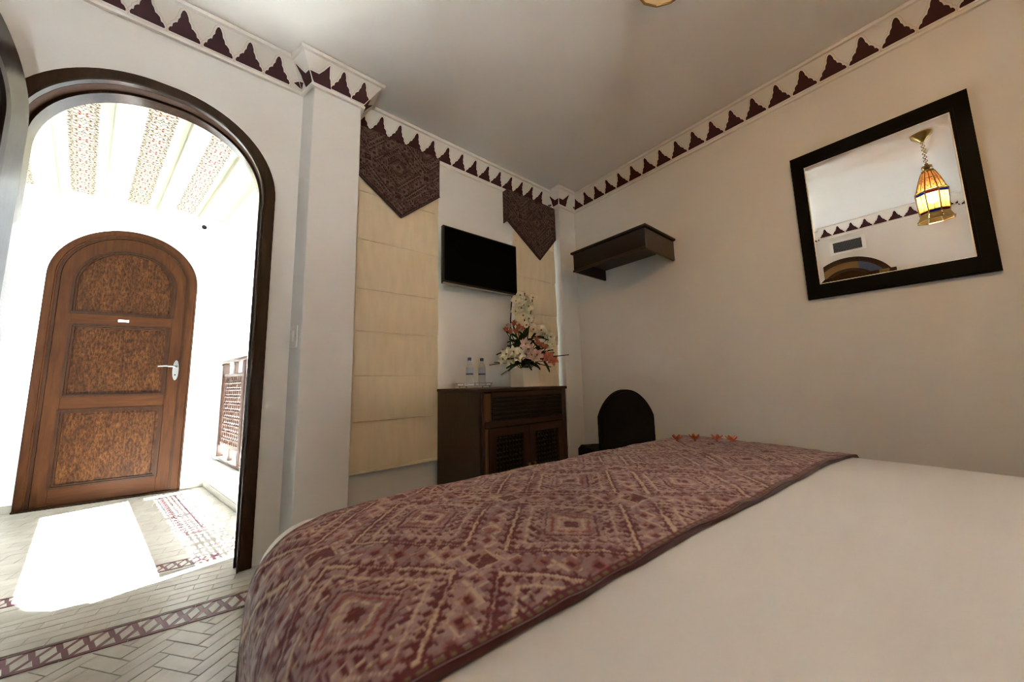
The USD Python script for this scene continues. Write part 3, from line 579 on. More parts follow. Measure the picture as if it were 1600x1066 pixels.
# ------------------------------------------------------------------ woven textile pattern
def textile(u, v, st=0.0045, edge=None, dark=1.0):
    """Colours of the woven cloth at (u, v) metres; quantised to stitches."""
    uq, vq = (np.floor(u / st) + 0.5) * st, (np.floor(v / st) + 0.5) * st
    p, q = (uq + vq) / math.sqrt(2), (uq - vq) / math.sqrt(2); P = 0.325
    def loc(a, a0): return (a - a0 + P / 2) % P - P / 2
    a, b = loc(p, 0.615), loc(q, -0.17); kp, kq = np.floor((p - 0.615 + P / 2) / P), np.floor((q + 0.17 + P / 2) / P)
    ground = lin(166, 134, 130); mauve = lin(150, 118, 117); dk = lin(100, 38, 46); tan = lin(194, 166, 142); rust = lin(146, 78, 70); olive = lin(128, 106, 76)
    n = meshkit.noise(np.c_[uq * 40, vq * 40, uq * 0]); n2 = meshkit.noise(np.c_[u * 3.0, v * 3.0, u * 0 + 5])
    col = np.where((n > 0.5)[:, None], ground, mauve)
    hsh = (np.floor(uq / st).astype(int) * 73856093 ^ np.floor(vq / st).astype(int) * 19349663) & 1023
    def put(m, c): col[m] = c
    hb = 0.042
    aa, bb = np.abs(a), np.abs(b)
    da, db = P / 2 - aa, P / 2 - bb              # distance to cell centre lines (cell centre at a = P/2)
    ring = np.maximum(da, db)                    # 0 at cell centre, P/2 - hb at cell border
    inside = (aa > hb) & (bb > hb)
    R = P / 2 - hb
    # rows of little triangles inside the cell border
    per = 0.0205
    edge_d = R - ring; along = np.where(da > db, b, a)
    tw = np.abs(((along / per) % 1.0) - 0.5) * 2
    put(inside & (edge_d > 0.006) & (edge_d < 0.026) & (tw < 1 - (edge_d - 0.006) / 0.020 * 0.9 - 0.12) , dk)
    put(inside & (edge_d > 0.028) & (edge_d < 0.033), tan)
    put(inside & (edge_d > 0.035) & (edge_d < 0.058) & ((((along + edge_d) / 0.024) % 1.0) < 0.42), dk)
    put(inside & (edge_d > 0.040) & (edge_d < 0.050) & ((((along - edge_d) / 0.024) % 1.0) < 0.25), tan)
    put(inside & (ring < 0.056) & (ring > 0.050), dk)
    put(inside & (ring < 0.041) & (ring > 0.036), rust)
    put(inside & (ring < 0.028) & (ring > 0.023), tan)
    put(inside & (ring < 0.014), dk)
    put(inside & (edge_d < 0.0050), dk)
    # bands between the cells: tan double lines, little lozenges and hooks
    band = ~inside; bl = np.where(aa < hb, b, a); bd_ = np.where(aa < hb, a, b)
    z = np.abs(((bl / 0.046) % 1.0) - 0.5) * 0.046
    put(band & (z + np.abs(bd_) < 0.016), rust * 0.75 + ground * 0.25); put(band & (z + np.abs(bd_) < 0.0095), dk); put(band & (np.abs(z + np.abs(bd_) - 0.024) < 0.0020) & (n > 0.3), tan)
    put(band & (((bl / 0.023) % 1.0) < 0.35) & (np.abs(np.abs(bd_) - 0.027) < 0.005), dk)
    n3 = meshkit.noise(np.c_[uq * 9, vq * 9, uq * 0 + 9]); put((np.abs(aa - hb) < 0.0036) & (bb > hb - 0.003) & (n3 > 0.33), tan); put((np.abs(bb - hb) < 0.0036) & (aa > hb - 0.003) & (n3 < 0.72), tan)
    put((np.abs(aa - hb + 0.0075) < 0.0030) & (bb > hb), dk); put((np.abs(bb - hb + 0.0075) < 0.0030) & (aa > hb), dk)
    put((aa < hb) & (bb < hb) & (aa + bb < 0.030), dk); put((aa < hb) & (bb < hb) & (np.abs(aa + bb - 0.036) < 0.003), tan)
    k = hsh < 230; col[k] = np.where((n[k] > 0.5)[:, None], tan, dk) * 0.5 + col[k] * 0.5
    k = (hsh > 880); col[k] = rust * 0.45 + col[k] * 0.55
    if edge is not None:
        e = edge
        put(e < 0.011, olive * 0.8); put((e < 0.012) & (e > 0.0) & (((uq / 0.021) % 1.0) < 0.45), dk); put(np.abs(e - 0.015) < 0.002, dk); put(e < 0.0035, dk * 0.7)
    return np.clip(col * (0.90 + 0.22 * n2[:, None]) * dark, 0, 1)

# ------------------------------------------------------------------ the bed
BA = -3.5
U0, U1, V0, V1, ZT = -0.004, 2.05, -1.05, 1.145, 0.615
RH, RV = 0.105, 0.125
bed = thing('bed', 'large bed with smooth white bedding filling the lower right', 'bed', (0, 0, 0), BA)
def rrect(d, n=26, rc=0.12):
    r = max(rc - d, 0.012); x0, x1, y0, y1 = U0 + d, U1 - d, V0 + d, V1 - d; pts = []
    for (cx_, cy_, a0) in ((x1 - r, y1 - r, 0), (x0 + r, y1 - r, 90), (x0 + r, y0 + r, 180), (x1 - r, y0 + r, 270)):
        for t in np.linspace(a0, a0 + 90, n): pts.append((cx_ + r * math.cos(math.radians(t)), cy_ + r * math.sin(math.radians(t))))
    # resample each straight
    out = []; P = np.array(pts)
    for i in range(len(P)):
        q = P[(i + 1) % len(P)]; k = 30 if (i + 1) % n == 0 else 1
        for t in range(k): out.append(P[i] + (q - P[i]) * t / k)
    return np.array(out)
prof = [(0.012, 0.10), (0.004, 0.16), (0.0, 0.25), (-0.004, 0.36), (0.0, ZT - RV)]
prof += [(RH * (1 - math.cos(t)), ZT - RV + RV * math.sin(t)) for t in np.linspace(0, math.pi / 2, 12)[1:]]
prof += [(d, ZT + 0.022 * (1 - math.exp(-(d - RH) / 0.25))) for d in (0.21, 0.28, 0.36, 0.46, 0.58, 0.72, 0.86, 0.98)]
V = []; nring = None
for d, z in prof:
    r = rrect(d); nring = len(r); V.append(np.c_[r, np.full(len(r), z)])
V = np.vstack(V); fcs = []
for i in range(len(prof) - 1):
    for j in range(nring):
        p_, q_ = i * nring + j, i * nring + (j + 1) % nring; fcs += [[p_, q_, q_ + nring], [p_, q_ + nring, p_ + nring]]
V = np.vstack([V, [(U0 + U1) / 2, (V0 + V1) / 2, ZT + 0.022]]); kc = len(V) - 1
for j in range(nring): fcs.append([kc, (len(prof) - 1) * nring + j, (len(prof) - 1) * nring + (j + 1) % nring])
def taper(P_): return np.c_[P_[:, 0] + 0.085 * (1.05 - P_[:, 1]) * np.clip((0.40 - P_[:, 0]) / 0.40, 0, 1), P_[:, 1:]]
nz_ = meshkit.fbm(np.c_[V[:, 0] * 2.2, V[:, 1] * 2.2, V[:, 2] * 2.2], 3, 3) - 0.5
V[:, 2] += 0.018 * nz_ * (V[:, 2] > 0.3); side_m = V[:, 2] < ZT - 0.08
V[side_m, 0] += 0.012 * (meshkit.noise(np.c_[V[side_m] * [9, 9, 2]]) - 0.5)
obj('duvet', trimesh.Trimesh(taper(V), np.array(fcs), process=False), LINEN, bed, smooth=True)
obj('base', cbox(U0 + 0.06, U1 - 0.06, V0 + 0.06, V1 - 0.06, 0.0, 0.22, 0.01), CAB, bed)
# runner
rn = thing('bed_runner', 'burgundy and mauve woven bed runner laid across the white bed', 'bed runner', (0, 0, 0), BA)
qe = math.pi / 4 * (RH + RV)      # arc length of the rounded edge
def arcmap(s, lo, hi):
    """Arc-length coordinate -> (position, drop) over an edge-rounded span lo..hi; s equals the position on the flat part."""
    pos, drop = s.copy(), np.zeros_like(s)
    for sg, e in ((-1, lo + RH), (1, hi - RH)):
        x = (s - e) * sg; k = x > 0; t = np.clip(x / qe, 0, 1) * math.pi / 2
        pos[k] = (e + sg * RH * np.sin(t))[k]; drop[k] = (RV * (1 - np.cos(t)) + np.maximum(x - qe, 0))[k]
    return pos, drop
nu, nv = 760, 214
su = np.linspace(U0 + RH - qe - 0.42, U1 - RH + qe + 0.30, nu); sv = np.linspace(0.0, 1.0, nv)
SU, SVn = np.meshgrid(su, sv, indexing='ij'); SU, SVn = SU.ravel(), SVn.ravel()
wob = 0.012 * (meshkit.noise(np.c_[SU * 3.1, SU * 0, SU * 0]) - 0.5) + 0.006 * (meshkit.noise(np.c_[SU * 11, SU * 0, SU * 0 + 4]) - 0.5)
vn0 = 0.395 + wob + 0.015 * np.clip((0.4 - SU) / 0.5, 0, 1) - 0.022 * np.clip(SU, 0, 3); vf0 = 1.118 + wob * 0.7 - 0.150 * np.clip((0.42 - SU) / 0.40, 0, 1.0) - 0.008 * np.clip(SU, 0, 3)
SVv = vn0 + (vf0 - vn0) * SVn
px_, dx_ = arcmap(SU, U0, U1); py_, dy_ = arcmap(SVv, V0, V1)
d_in = np.minimum(np.minimum(px_ - U0, U1 - px_), np.minimum(py_ - V0, V1 - py_))
dome_z = 0.022 * (1 - np.exp(-np.maximum(d_in - RH, 0) / 0.25))
zz = ZT - dx_ - dy_ + dome_z + 0.018 * (meshkit.fbm(np.c_[px_ * 2.2, py_ * 2.2, (ZT - dx_) * 2.2], 3, 3) - 0.5)
X = np.c_[px_, py_, zz].reshape(nu, nv, 3)
def grid_normals(X):
    du, dv = np.gradient(X, axis=0), np.gradient(X, axis=1); n = np.cross(du, dv); return n / (np.linalg.norm(n, axis=-1, keepdims=True) + 1e-12)
Nn = grid_normals(X)
SUg = SU.reshape(nu, nv); SVg = SVv.reshape(nu, nv)
hang = np.clip(dx_ / 0.3, 0, 1).reshape(nu, nv)
fold = hang * 0.007 * (0.5 + 0.5 * np.sin(SVg * 21 + SUg * 6)) + hang ** 2 * 0.045 * np.clip((SVg - 0.93) / 0.09, 0, 1) ** 2
puff = 0.006 * meshkit.noise(np.c_[SU * 14, SVv * 14, SU * 0]).reshape(nu, nv) + 0.005 * meshkit.noise(np.c_[SU * 5, SVv * 30, SU * 0 + 2]).reshape(nu, nv)
edge_m = np.minimum(SVv - vn0, vf0 - SVv); TX = textile(SU, SVv, edge=np.minimum(edge_m, np.minimum(SU - su[0], su[-1] - SU)))
relief = 0.0010 * (TX.mean(1) / 0.15).clip(0, 1.6).reshape(nu, nv)
top = X + Nn * (0.008 + fold + puff + relief)[..., None]; bot = X + Nn * (0.003 + fold * 0.9)[..., None]
tv = top.reshape(-1, 3); f1 = grid_faces(nu, nv)
loop = np.r_[np.arange(nv), np.arange(1, nu) * nv + nv - 1, (nu - 1) * nv + np.arange(nv - 2, -1, -1), np.arange(nu - 2, 0, -1) * nv]
bv = bot.reshape(-1, 3)[loop]; nb = len(tv); f2 = []
for i in range(len(loop)):
    j = (i + 1) % len(loop); f2 += [[loop[i], nb + i, nb + j], [loop[i], nb + j, loop[j]]]
color_mesh('runner_cloth', taper(np.vstack([tv, bv])), np.vstack([f1, np.array(f2)]), np.vstack([TX, np.tile(lin(84, 52, 44), (len(loop), 1))]), TEXTILE, rn, smooth=40 if False else True)
# coral petals on the far corner of the bed
def petal(L, W, curl, n=7, m=5):
    t, s = np.meshgrid(np.linspace(0, 1, n), np.linspace(-1, 1, m), indexing='ij'); w = W * np.sin(np.pi * np.clip(t, 0.04, 0.97)) ** 0.7
    v = np.stack([t * L, s * w / 2, curl * L * t ** 2 + 0.25 * W * s ** 2], -1).reshape(-1, 3); f = grid_faces(n, m)
    v2 = v - [0, 0, 0.0012]; k = len(v); lp = np.r_[np.arange(m), np.arange(1, n) * m + m - 1, (n - 1) * m + np.arange(m - 2, -1, -1), np.arange(n - 2, 0, -1) * m]
    q = [[lp[i], k + lp[i], k + lp[(i + 1) % len(lp)]] for i in range(len(lp))] + [[lp[i], k + lp[(i + 1) % len(lp)], lp[(i + 1) % len(lp)]] for i in range(len(lp))]
    return trimesh.Trimesh(np.vstack([v, v2]), np.vstack([f, f[:, ::-1] + k, np.array(q)]), process=False)
def rotm(m, ang, ax, o=(0, 0, 0)): m.apply_transform(trimesh.transformations.rotation_matrix(ang, ax, o)); return m
def blossom(n, L, W, curl, tilt, layers=1):
    out = []
    for l in range(layers):
        for i in range(n):
            p = petal(L * (1 - 0.22 * l), W * (1 - 0.15 * l), curl + 0.35 * l); rotm(p, -tilt - 0.45 * l, [0, 1, 0]); rotm(p, 2 * math.pi * (i + 0.5 * l) / n, [0, 0, 1]); out.append(p)
    return cat_(out)
def aim(m, d):
    d = np.asarray(d, float); d /= np.linalg.norm(d); m.apply_transform(trimesh.geometry.align_vectors([0, 0, 1], d)); return m
pet_spots = [(1.605, 0.895, 'leftmost'), (1.680, 0.850, 'second'), (1.735, 0.775, 'third'), (1.750, 0.718, 'rightmost')]
for i, (pu, pv, w) in enumerate(pet_spots):
    c, s = math.cos(math.radians(BA)), math.sin(math.radians(BA)); x, y = c * pu - s * pv, s * pu + c * pv
    t = thing('coral_flower', f'coral silk flower on the far end of the bed runner, {w} of the four', 'flower', (x, y, 0.658), 40.0 * i, group='coral flowers on the runner')
    obj('petals', blossom(5, 0.030, 0.018, 0.4, 0.30), PETAL_O, t, smooth=True)
    obj('flower_centre', trimesh.creation.icosphere(1, 0.007), PETAL_C, t, smooth=True)

# ------------------------------------------------------------------ blinds, pelmets
def blind(name, label, x0, x1, ztop, creases, zbot, seed):
    t = thing(name, label, 'roman blind', (0, YB - 0.052, 0)); zs = [ztop] + creases + [zbot]
    for i in range(len(zs) - 1):
        a_, b_ = zs[i], zs[i + 1]; nx, nz2 = 16, 9
        Xg, Zg = np.meshgrid(np.linspace(x0, x1, nx), np.linspace(a_, b_ + 0.002, nz2), indexing='ij'); tt = (a_ - Zg) / (a_ - b_)
        n1 = meshkit.noise(np.c_[Xg.ravel() * 9, Zg.ravel() * 2.5, np.full(Xg.size, seed + i)]).reshape(Xg.shape)
        Yg = -0.010 * np.sin(np.pi * tt ** 1.6) - 0.006 * tt ** 4 - 0.006 * (n1 - 0.5)
        fv = np.stack([Xg, Yg, Zg], -1).reshape(-1, 3); bv_ = fv + [0, 0.003, 0]; k = len(fv); f = grid_faces(nx, nz2)
        lp = np.r_[np.arange(nz2), np.arange(1, nx) * nz2 + nz2 - 1, (nx - 1) * nz2 + np.arange(nz2 - 2, -1, -1), np.arange(nx - 2, 0, -1) * nz2]
        q = [[lp[j], lp[(j + 1) % len(lp)], k + lp[(j + 1) % len(lp)]] for j in range(len(lp))] + [[lp[j], k + lp[(j + 1) % len(lp)], k + lp[j]] for j in range(len(lp))]
        obj('blind_panel', trimesh.Trimesh(np.vstack([fv, bv_]), np.vstack([f[:, ::-1], f + k, np.array(q)]), process=False), BLIND, t, smooth=30)
        if i < len(zs) - 2: obj('crease', tube([(x0 + 0.03, -0.008, b_), (x1 - 0.03, -0.008, b_)], 0.0042, 6), BLIND, t, smooth=40)
    obj('bottom_bar', cbox(x0, x1, -0.012, 0.012, zbot - 0.022, zbot + 0.004, 0.006), BLIND, t)
    obj('head_rail', cbox(x0, x1, -0.004, 0.045, ztop, ztop + 0.03, 0.003), WHITE, t)
blind('roman_blind', 'tall cream roman blind between the column and the television', 0.600, 1.243, 2.76, [2.35, 1.99, 1.630, 1.328, 1.020, 0.712], 0.392, 3)
blind('roman_blind', 'cream roman blind behind the flowers, right of the television', 2.055, 2.632, 2.76, [2.35, 1.99, 1.630, 1.328, 1.020, 0.712], 0.392, 9)
def pelmet(label, x0, xt, x1, zc0, zt, zc1, dark):
    t = thing('pelmet', label, 'pelmet', (0, 0, 0)); yf, ztop = 2.428, 2.842; nx, nz2 = 150, 150
    Xg, T = np.meshgrid(np.linspace(x0, x1, nx), np.linspace(0, 1, nz2), indexing='ij')
    zb = np.where(Xg < xt, zc0 + (zt - zc0) * (Xg - x0) / (xt - x0), zt + (zc1 - zt) * (Xg - xt) / (x1 - xt)); Zg = ztop + (zb - ztop) * T
    col = textile((Xg - xt).ravel() + 0.115 + 0.23 * 0, (Zg - zt).ravel() + 0.62, st=0.0055, edge=np.minimum((Zg - zb).ravel() * 0.72, np.minimum(Xg - x0, x1 - Xg).ravel() * 1.0 + 0.004), dark=dark)
    Y = yf - 0.004 * meshkit.noise(np.c_[Xg.ravel() * 6, Zg.ravel() * 6, Xg.ravel() * 0]).reshape(Xg.shape)
    fv = np.stack([Xg, Y, Zg], -1).reshape(-1, 3)
    color_mesh('front_cloth', fv, grid_faces(nx, nz2)[:, ::-1], col, TEXTILE, t)
    pts = Polygon([(x0, ztop), (x1, ztop), (x1, zc1), (xt, zt), (x0, zc0)])
    obj('backing_board', ext(pts.buffer(-0.001), yf + 0.002, yf + 0.014), LEAF_DARK, t)
    obj('piping', tube([(x0, yf, zc0), (xt, yf, zt), (x1, yf, zc1)], 0.006, 8), LEAF_DARK, t, smooth=40)
    for x, zz_ in ((x0, zc0), (x1, zc1)):
        sgn = 1 if x == x0 else -1
        ny, nz3 = 14, 70; Yg, Zg2 = np.meshgrid(np.linspace(yf + 0.001, YB - 0.003, ny), np.linspace(ztop, zz_, nz3), indexing='ij')
        v = np.stack([np.full(Yg.shape, x), Yg, Zg2], -1).reshape(-1, 3); fr_ = grid_faces(ny, nz3)
        color_mesh('side_return', v, fr_ if sgn > 0 else fr_[:, ::-1], textile(Yg.ravel(), Zg2.ravel(), st=0.0055, dark=dark), TEXTILE, t)
pelmet('pointed burgundy woven pelmet over the left cream blind', 0.590, 0.923, 1.243, 2.472, 2.224, 2.502, 0.25)
pelmet('pointed burgundy woven pelmet over the right blind, at the far corner', 1.975, 2.395, 2.640, 2.509, 2.205, 2.485, 0.22)

# ------------------------------------------------------------------ television
tv_ = thing('television', 'black flat television mounted on the back wall', 'television', (1.656, 2.402, 2.01), 0)
obj('body', cbox(-0.395, 0.395, 0.0, 0.035, -0.248, 0.248, 0.006), TVB, tv_)
obj('screen', cbox(-0.380, 0.380, -0.003, 0.002, -0.222, 0.234, 0.001), SCREEN, tv_)
obj('bottom_bezel', cbox(-0.393, 0.393, -0.006, 0.012, -0.256, -0.240, 0.004), SILVER, tv_, label='silver strip under the screen')
obj('wall_bracket', bx(-0.15, 0.15, 0.034, 0.1045, -0.12, 0.12), TVB, tv_)
obj('cable', tube([(0.37, 0.05, -0.23), (0.372, 0.07, -0.32), (0.371, 0.085, -0.46), (0.368, 0.094, -0.7), (0.37, 0.094, -1.05)], 0.006, 8), CABLE, tv_, smooth=40)

# ------------------------------------------------------------------ cabinet
KX0, KX1, KY0, KY1, KZ = 1.236, 2.028, 1.825, 2.440, 0.912
cb = thing('cabinet', 'dark carved wooden cabinet under the television', 'cabinet', (0, 0, 0))
obj('side_panel', cbox(KX0, KX0 + 0.025, KY0 + 0.012, KY1, 0.03, KZ - 0.022, 0.003), CAB, cb); obj('side_panel', cbox(KX1 - 0.025, KX1, KY0 + 0.012, KY1, 0.03, KZ - 0.022, 0.003), CAB, cb)
obj('back_panel', bx(KX0 + 0.025, KX1 - 0.025, KY1 - 0.015, KY1, 0.03, KZ - 0.022), CAB, cb)
obj('top', cbox(KX0 - 0.008, KX1 + 0.008, KY0 - 0.012, KY1, KZ - 0.022, KZ, 0.005), CAB, cb)
obj('plinth', bx(KX0 + 0.02, KX1 - 0.02, KY0 + 0.03, KY1 - 0.02, 0.0, 0.03), CAB_D, cb)
obj('corner_post', cbox(KX0, KX0 + 0.018, KY0, KY0 + 0.03, 0.03, KZ - 0.022, 0.003), CAB, cb)
obj('stile', cbox(KX0 + 0.019, KX0 + 0.075, KY0 + 0.003, KY0 + 0.028, 0.70, KZ - 0.03, 0.004), CAB_L, cb, label='paler worn stile'); obj('stile', cbox(KX1 - 0.045, KX1, KY0, KY0 + 0.028, 0.03, KZ - 0.022, 0.004), CAB, cb)
obj('stile', cbox(KX0 + 0.019, KX0 + 0.050, KY0 + 0.002, KY0 + 0.028, 0.03, 0.655, 0.004), CAB_L, cb, label='paler worn stile')
obj('rail', cbox(KX0 + 0.019, KX1 - 0.046, KY0 - 0.004, KY0 + 0.028, 0.655, 0.70, 0.006), CAB, cb); obj('rail', cbox(KX0 + 0.076, KX1 - 0.046, KY0, KY0 + 0.028, KZ - 0.060, KZ - 0.022, 0.004), CAB, cb); obj('rail', cbox(KX0 + 0.051, KX1 - 0.046, KY0, KY0 + 0.028, 0.03, 0.08, 0.004), CAB, cb)
dr = obj('drawer', bx(KX0 + 0.077, KX1 - 0.047, KY0 + 0.016, KY0 + 0.027, 0.701, KZ - 0.061), CAB_D, cb)
for z in np.linspace(0.722, 0.832, 5): obj('carved_bar', tube([(KX0 + 0.08, KY0 + 0.012, z), (KX1 - 0.05, KY0 + 0.012, z)], 0.0085, 8), CAB_D, dr, smooth=40)
for k in range(2):
    x0 = KX0 + 0.052 + k * 0.349; x1 = x0 + 0.345
    d = obj('door', ext(sbox(x0, 0.082, x1, 0.653).difference(sbox(x0 + 0.055, 0.135, x1 - 0.055, 0.60)), KY0 + 0.001, KY0 + 0.024), CAB, cb)
    lat = []
    for x in np.linspace(x0 + 0.06, x1 - 0.06, 9): lat.append(tube([(x, KY0 + 0.014, 0.135), (x, KY0 + 0.014, 0.60)], 0.006, 6))
    for z in np.linspace(0.15, 0.585, 15):
        lat.append(tube([(x0 + 0.055, KY0 + 0.014, z), (x1 - 0.055, KY0 + 0.014, z)], 0.006, 6))
        for x in np.linspace(x0 + 0.06, x1 - 0.06, 9): lat.append(trimesh.creation.icosphere(0, 0.011).apply_translation((x, KY0 + 0.012, z)))
    obj('lattice', cat_(lat), CAB_D, d, kind='stuff'); obj('lattice_backing', bx(x0 + 0.056, x1 - 0.056, KY0 + 0.021, KY0 + 0.024, 0.136, 0.599), CAB_D, d)
    kb = lathe([(0.004, 0), (0.004, 0.012), (0.011, 0.018), (0.009, 0.026), (0.002, 0.029)], 14); rotm(kb, math.pi / 2, [1, 0, 0]); kb.apply_translation([x1 - 0.025 if k == 0 else x0 + 0.025, KY0 + 0.001, 0.39]); obj('knob', kb, BRASS, d, smooth=40)

# tray and bottles
ty = 2.20
tr = thing('serving_tray', 'small silver footed tray holding two water bottles on the cabinet', 'tray', (1.425, ty, KZ))
ov = lambda a_, b_: affinity.scale(Point(0, 0).buffer(1, 24), a_, b_)
def flat(poly, z0, z1):
    m = trimesh.creation.extrude_polygon(poly, z1 - z0, engine='earcut'); m.apply_translation([0, 0, z0]); return m
obj('plate', flat(ov(0.150, 0.085), 0.016, 0.020), SILVER, tr); obj('gallery_rail', flat(ov(0.156, 0.091).difference(ov(0.150, 0.085)), 0.036, 0.041), SILVER, tr)
for i in range(10):
    a_ = 2 * math.pi * i / 10; obj('post', tube([(0.150 * math.cos(a_), 0.086 * math.sin(a_), 0.018), (0.153 * math.cos(a_), 0.088 * math.sin(a_), 0.038)], 0.003, 6), SILVER, tr)
for sx in (-1, 1):
    for sy in (-1, 1): obj('foot', lathe([(0.008, 0.0), (0.005, 0.008), (0.007, 0.0165)], 10).apply_translation([sx * 0.105, sy * 0.05, 0]), SILVER, tr)
bt = thing('water_bottle', 'clear water bottle with dark cap on the tray, left of the two', 'bottle', (1.374, ty - 0.01, KZ + 0.0205), group='water bottles on the tray')
obj('bottle_body', lathe([(0.024, 0), (0.028, 0.006), (0.028, 0.075), (0.026, 0.082), (0.028, 0.09), (0.028, 0.135), (0.024, 0.155), (0.013, 0.176), (0.0115, 0.190)], 24), PLASTIC_CLEAR, bt, smooth=50)
obj('cap', lathe([(0.0135, 0.188), (0.0145, 0.190), (0.0145, 0.208), (0.013, 0.211)], 20), CAP, bt, smooth=40)
obj('bottle_label', lathe([(0.0282, 0.092), (0.0286, 0.093), (0.0286, 0.132), (0.0282, 0.133)], 24), LABEL, bt, smooth=40); obj('label_band', lathe([(0.0282, 0.082), (0.0286, 0.083), (0.0286, 0.090), (0.0282, 0.0905)], 24), LABEL_D, bt, smooth=40)
dup(bt, 'water_bottle', 'clear water bottle with dark cap on the tray, right one beside the flowers', (1.500, ty + 0.01, KZ + 0.0205), 50)

# flowers
vx, vy = 1.845, 2.10
vs = thing('vase', 'square cream vase holding the flower arrangement on the cabinet', 'vase', (vx, vy, KZ))
obj('vase_body', ext(sbox(-0.085, 0, 0.085, 0.15), -0.085, 0.085).difference(bx(-0.072, 0.072, -0.072, 0.072, 0.012, 0.2)) if False else cat_([cbox(-0.085, 0.085, -0.085, -0.072, 0, 0.15, 0.003), cbox(-0.085, 0.085, 0.072, 0.085, 0, 0.15, 0.003), cbox(-0.085, -0.072, -0.073, 0.073, 0, 0.15, 0.003), cbox(0.072, 0.085, -0.073, 0.073, 0, 0.15, 0.003), bx(-0.073, 0.073, -0.073, 0.073, 0, 0.012)]), VASE, vs)
fa = thing('flower_arrangement', 'artificial bouquet of white orchids, coral roses and lilies', 'flowers', (vx, vy, KZ))
fr2 = np.random.default_rng(11)
# pixel layout of the bouquet turned into metres at the vase's depth: (dx, dz) from the vase's foot
cam_dir = np.array([0 - vx, 0 - vy]); cam_dir /= np.linalg.norm(cam_dir); side_dir = np.array([-cam_dir[1], cam_dir[0]])   # towards camera; to its right... 
side_dir = -side_dir if side_dir[0] < 0 else side_dir
def bp(a_, b_, dz): xy = side_dir * a_ + cam_dir * b_; return np.array([xy[0], xy[1], dz])
root = np.array([0, 0, 0.10])
def stem(p, r=0.004): 
    q = (root + p) / 2 + np.array([0, 0, 0.05]); obj('stem', tube([root, q, p], r, 6), LEAFG, fa, smooth=40)
def face(p, sp=0.35):
    d = np.array([*(cam_dir * 1.0), 0.25]) + 0.6 * np.array([p[0], p[1], 0]) + fr2.normal(0, sp, 3); return d
orch = [(-0.02, 0.755), (0.03, 0.72), (-0.055, 0.70), (0.045, 0.655), (-0.01, 0.645), (-0.06, 0.615), (0.00, 0.58), (0.05, 0.555), (0.075, 0.53), (0.03, 0.495), (0.08, 0.465), (0.145, 0.455), (0.175, 0.42), (0.13, 0.39), (0.10, 0.375), (0.20, 0.375), (0.23, 0.335), (0.19, 0.325), (0.085, 0.72), (-0.03, 0.675), (0.22, 0.40)]
for i, (a_, z_) in enumerate(orch):
    p = bp(a_, 0.03 + 0.04 * fr2.random(), z_); d = face(p)
    s = 0.85 + 0.35 * fr2.random()
    m = aim(rotm(blossom(5, 0.047 * s, 0.050 * s, 0.15, 0.3), fr2.random() * 6, [0, 0, 1]), d); m.apply_translation(p); o = obj('orchid_bloom', m, PETAL_W, fa, smooth=True)
    c_ = aim(trimesh.creation.icosphere(1, 0.009), d); c_.apply_translation(p + d / np.linalg.norm(d) * 0.006); obj('bloom_centre', c_, CENTRE, o, smooth=True)
for a_, z_ in ((0.02, 0.78), (0.085, 0.73), (0.22, 0.41), (0.0, 0.5)):
    stem(bp(a_, 0.02, z_))
rose = [(-0.135, 0.44), (-0.10, 0.425), (-0.075, 0.485), (-0.045, 0.46), (-0.02, 0.44), (-0.065, 0.43), (-0.115, 0.47), (0.0, 0.445), (-0.085, 0.50), (0.105, 0.355), (0.125, 0.325), (0.150, 0.305), (0.17, 0.29)]
for i, (a_, z_) in enumerate(rose):
    p = bp(a_, 0.07 + 0.03 * fr2.random(), z_); d = np.array([*(cam_dir * 0.5), 0.8]) + fr2.normal(0, 0.25, 3)
    m = cat_([blossom(5, 0.034, 0.030, 0.9, 0.9), blossom(4, 0.028, 0.026, 1.3, 1.2), trimesh.creation.icosphere(1, 0.010).apply_translation((0, 0, 0.014))])
    m = aim(m, d); m.apply_translation(p); obj('rose_bloom', m, PETAL_P if i in (6, 8, 4) else PETAL_C, fa, smooth=True); stem(p, 0.003)
lily = [(-0.135, 0.255, PETAL_W), (-0.085, 0.275, PETAL_W), (-0.11, 0.225, PETAL_W), (-0.035, 0.255, PETAL_W), (-0.16, 0.215, PETAL_W), (0.0, 0.245, PETAL_P), (0.035, 0.29, PETAL_P), (0.055, 0.25, PETAL_P), (0.075, 0.225, PETAL_W), (-0.055, 0.235, PETAL_W), (0.015, 0.335, PETAL_P), (0.19, 0.225, PETAL_C), (0.215, 0.20, PETAL_C), (0.105, 0.245, PETAL_P)]
for i, (a_, z_, M_) in enumerate(lily):
    p = bp(a_, 0.11 + 0.03 * fr2.random(), z_); d = face(p, 0.25)
    m = aim(rotm(blossom(6, 0.058, 0.036, -0.2, 0.6), fr2.random() * 6, [0, 0, 1]), d); m.apply_translation(p); o = obj('lily_bloom', m, M_, fa, smooth=True)
    c_ = aim(trimesh.creation.icosphere(1, 0.008), d); c_.apply_translation(p + d / np.linalg.norm(d) * 0.02); obj('bloom_centre', c_, CENTRE, o, smooth=True)
    stem(p, 0.003)
def leaf_at(a_, b_, z_, L, W, da, dzz, M_, curl=-0.15):
    m = petal(L, W, curl, 9, 5); d = np.array([*(side_dir * da + cam_dir * 0.15), dzz]); d /= np.linalg.norm(d); yv = np.cross([0, 0, 1.0], d); yv /= np.linalg.norm(yv) + 1e-9; zv = np.cross(d, yv)
    T = np.eye(4); T[:3, 0], T[:3, 1], T[:3, 2], T[:3, 3] = d, yv, zv, bp(a_, b_, z_); m.apply_transform(T); obj('leaf', m, M_, fa, smooth=True)
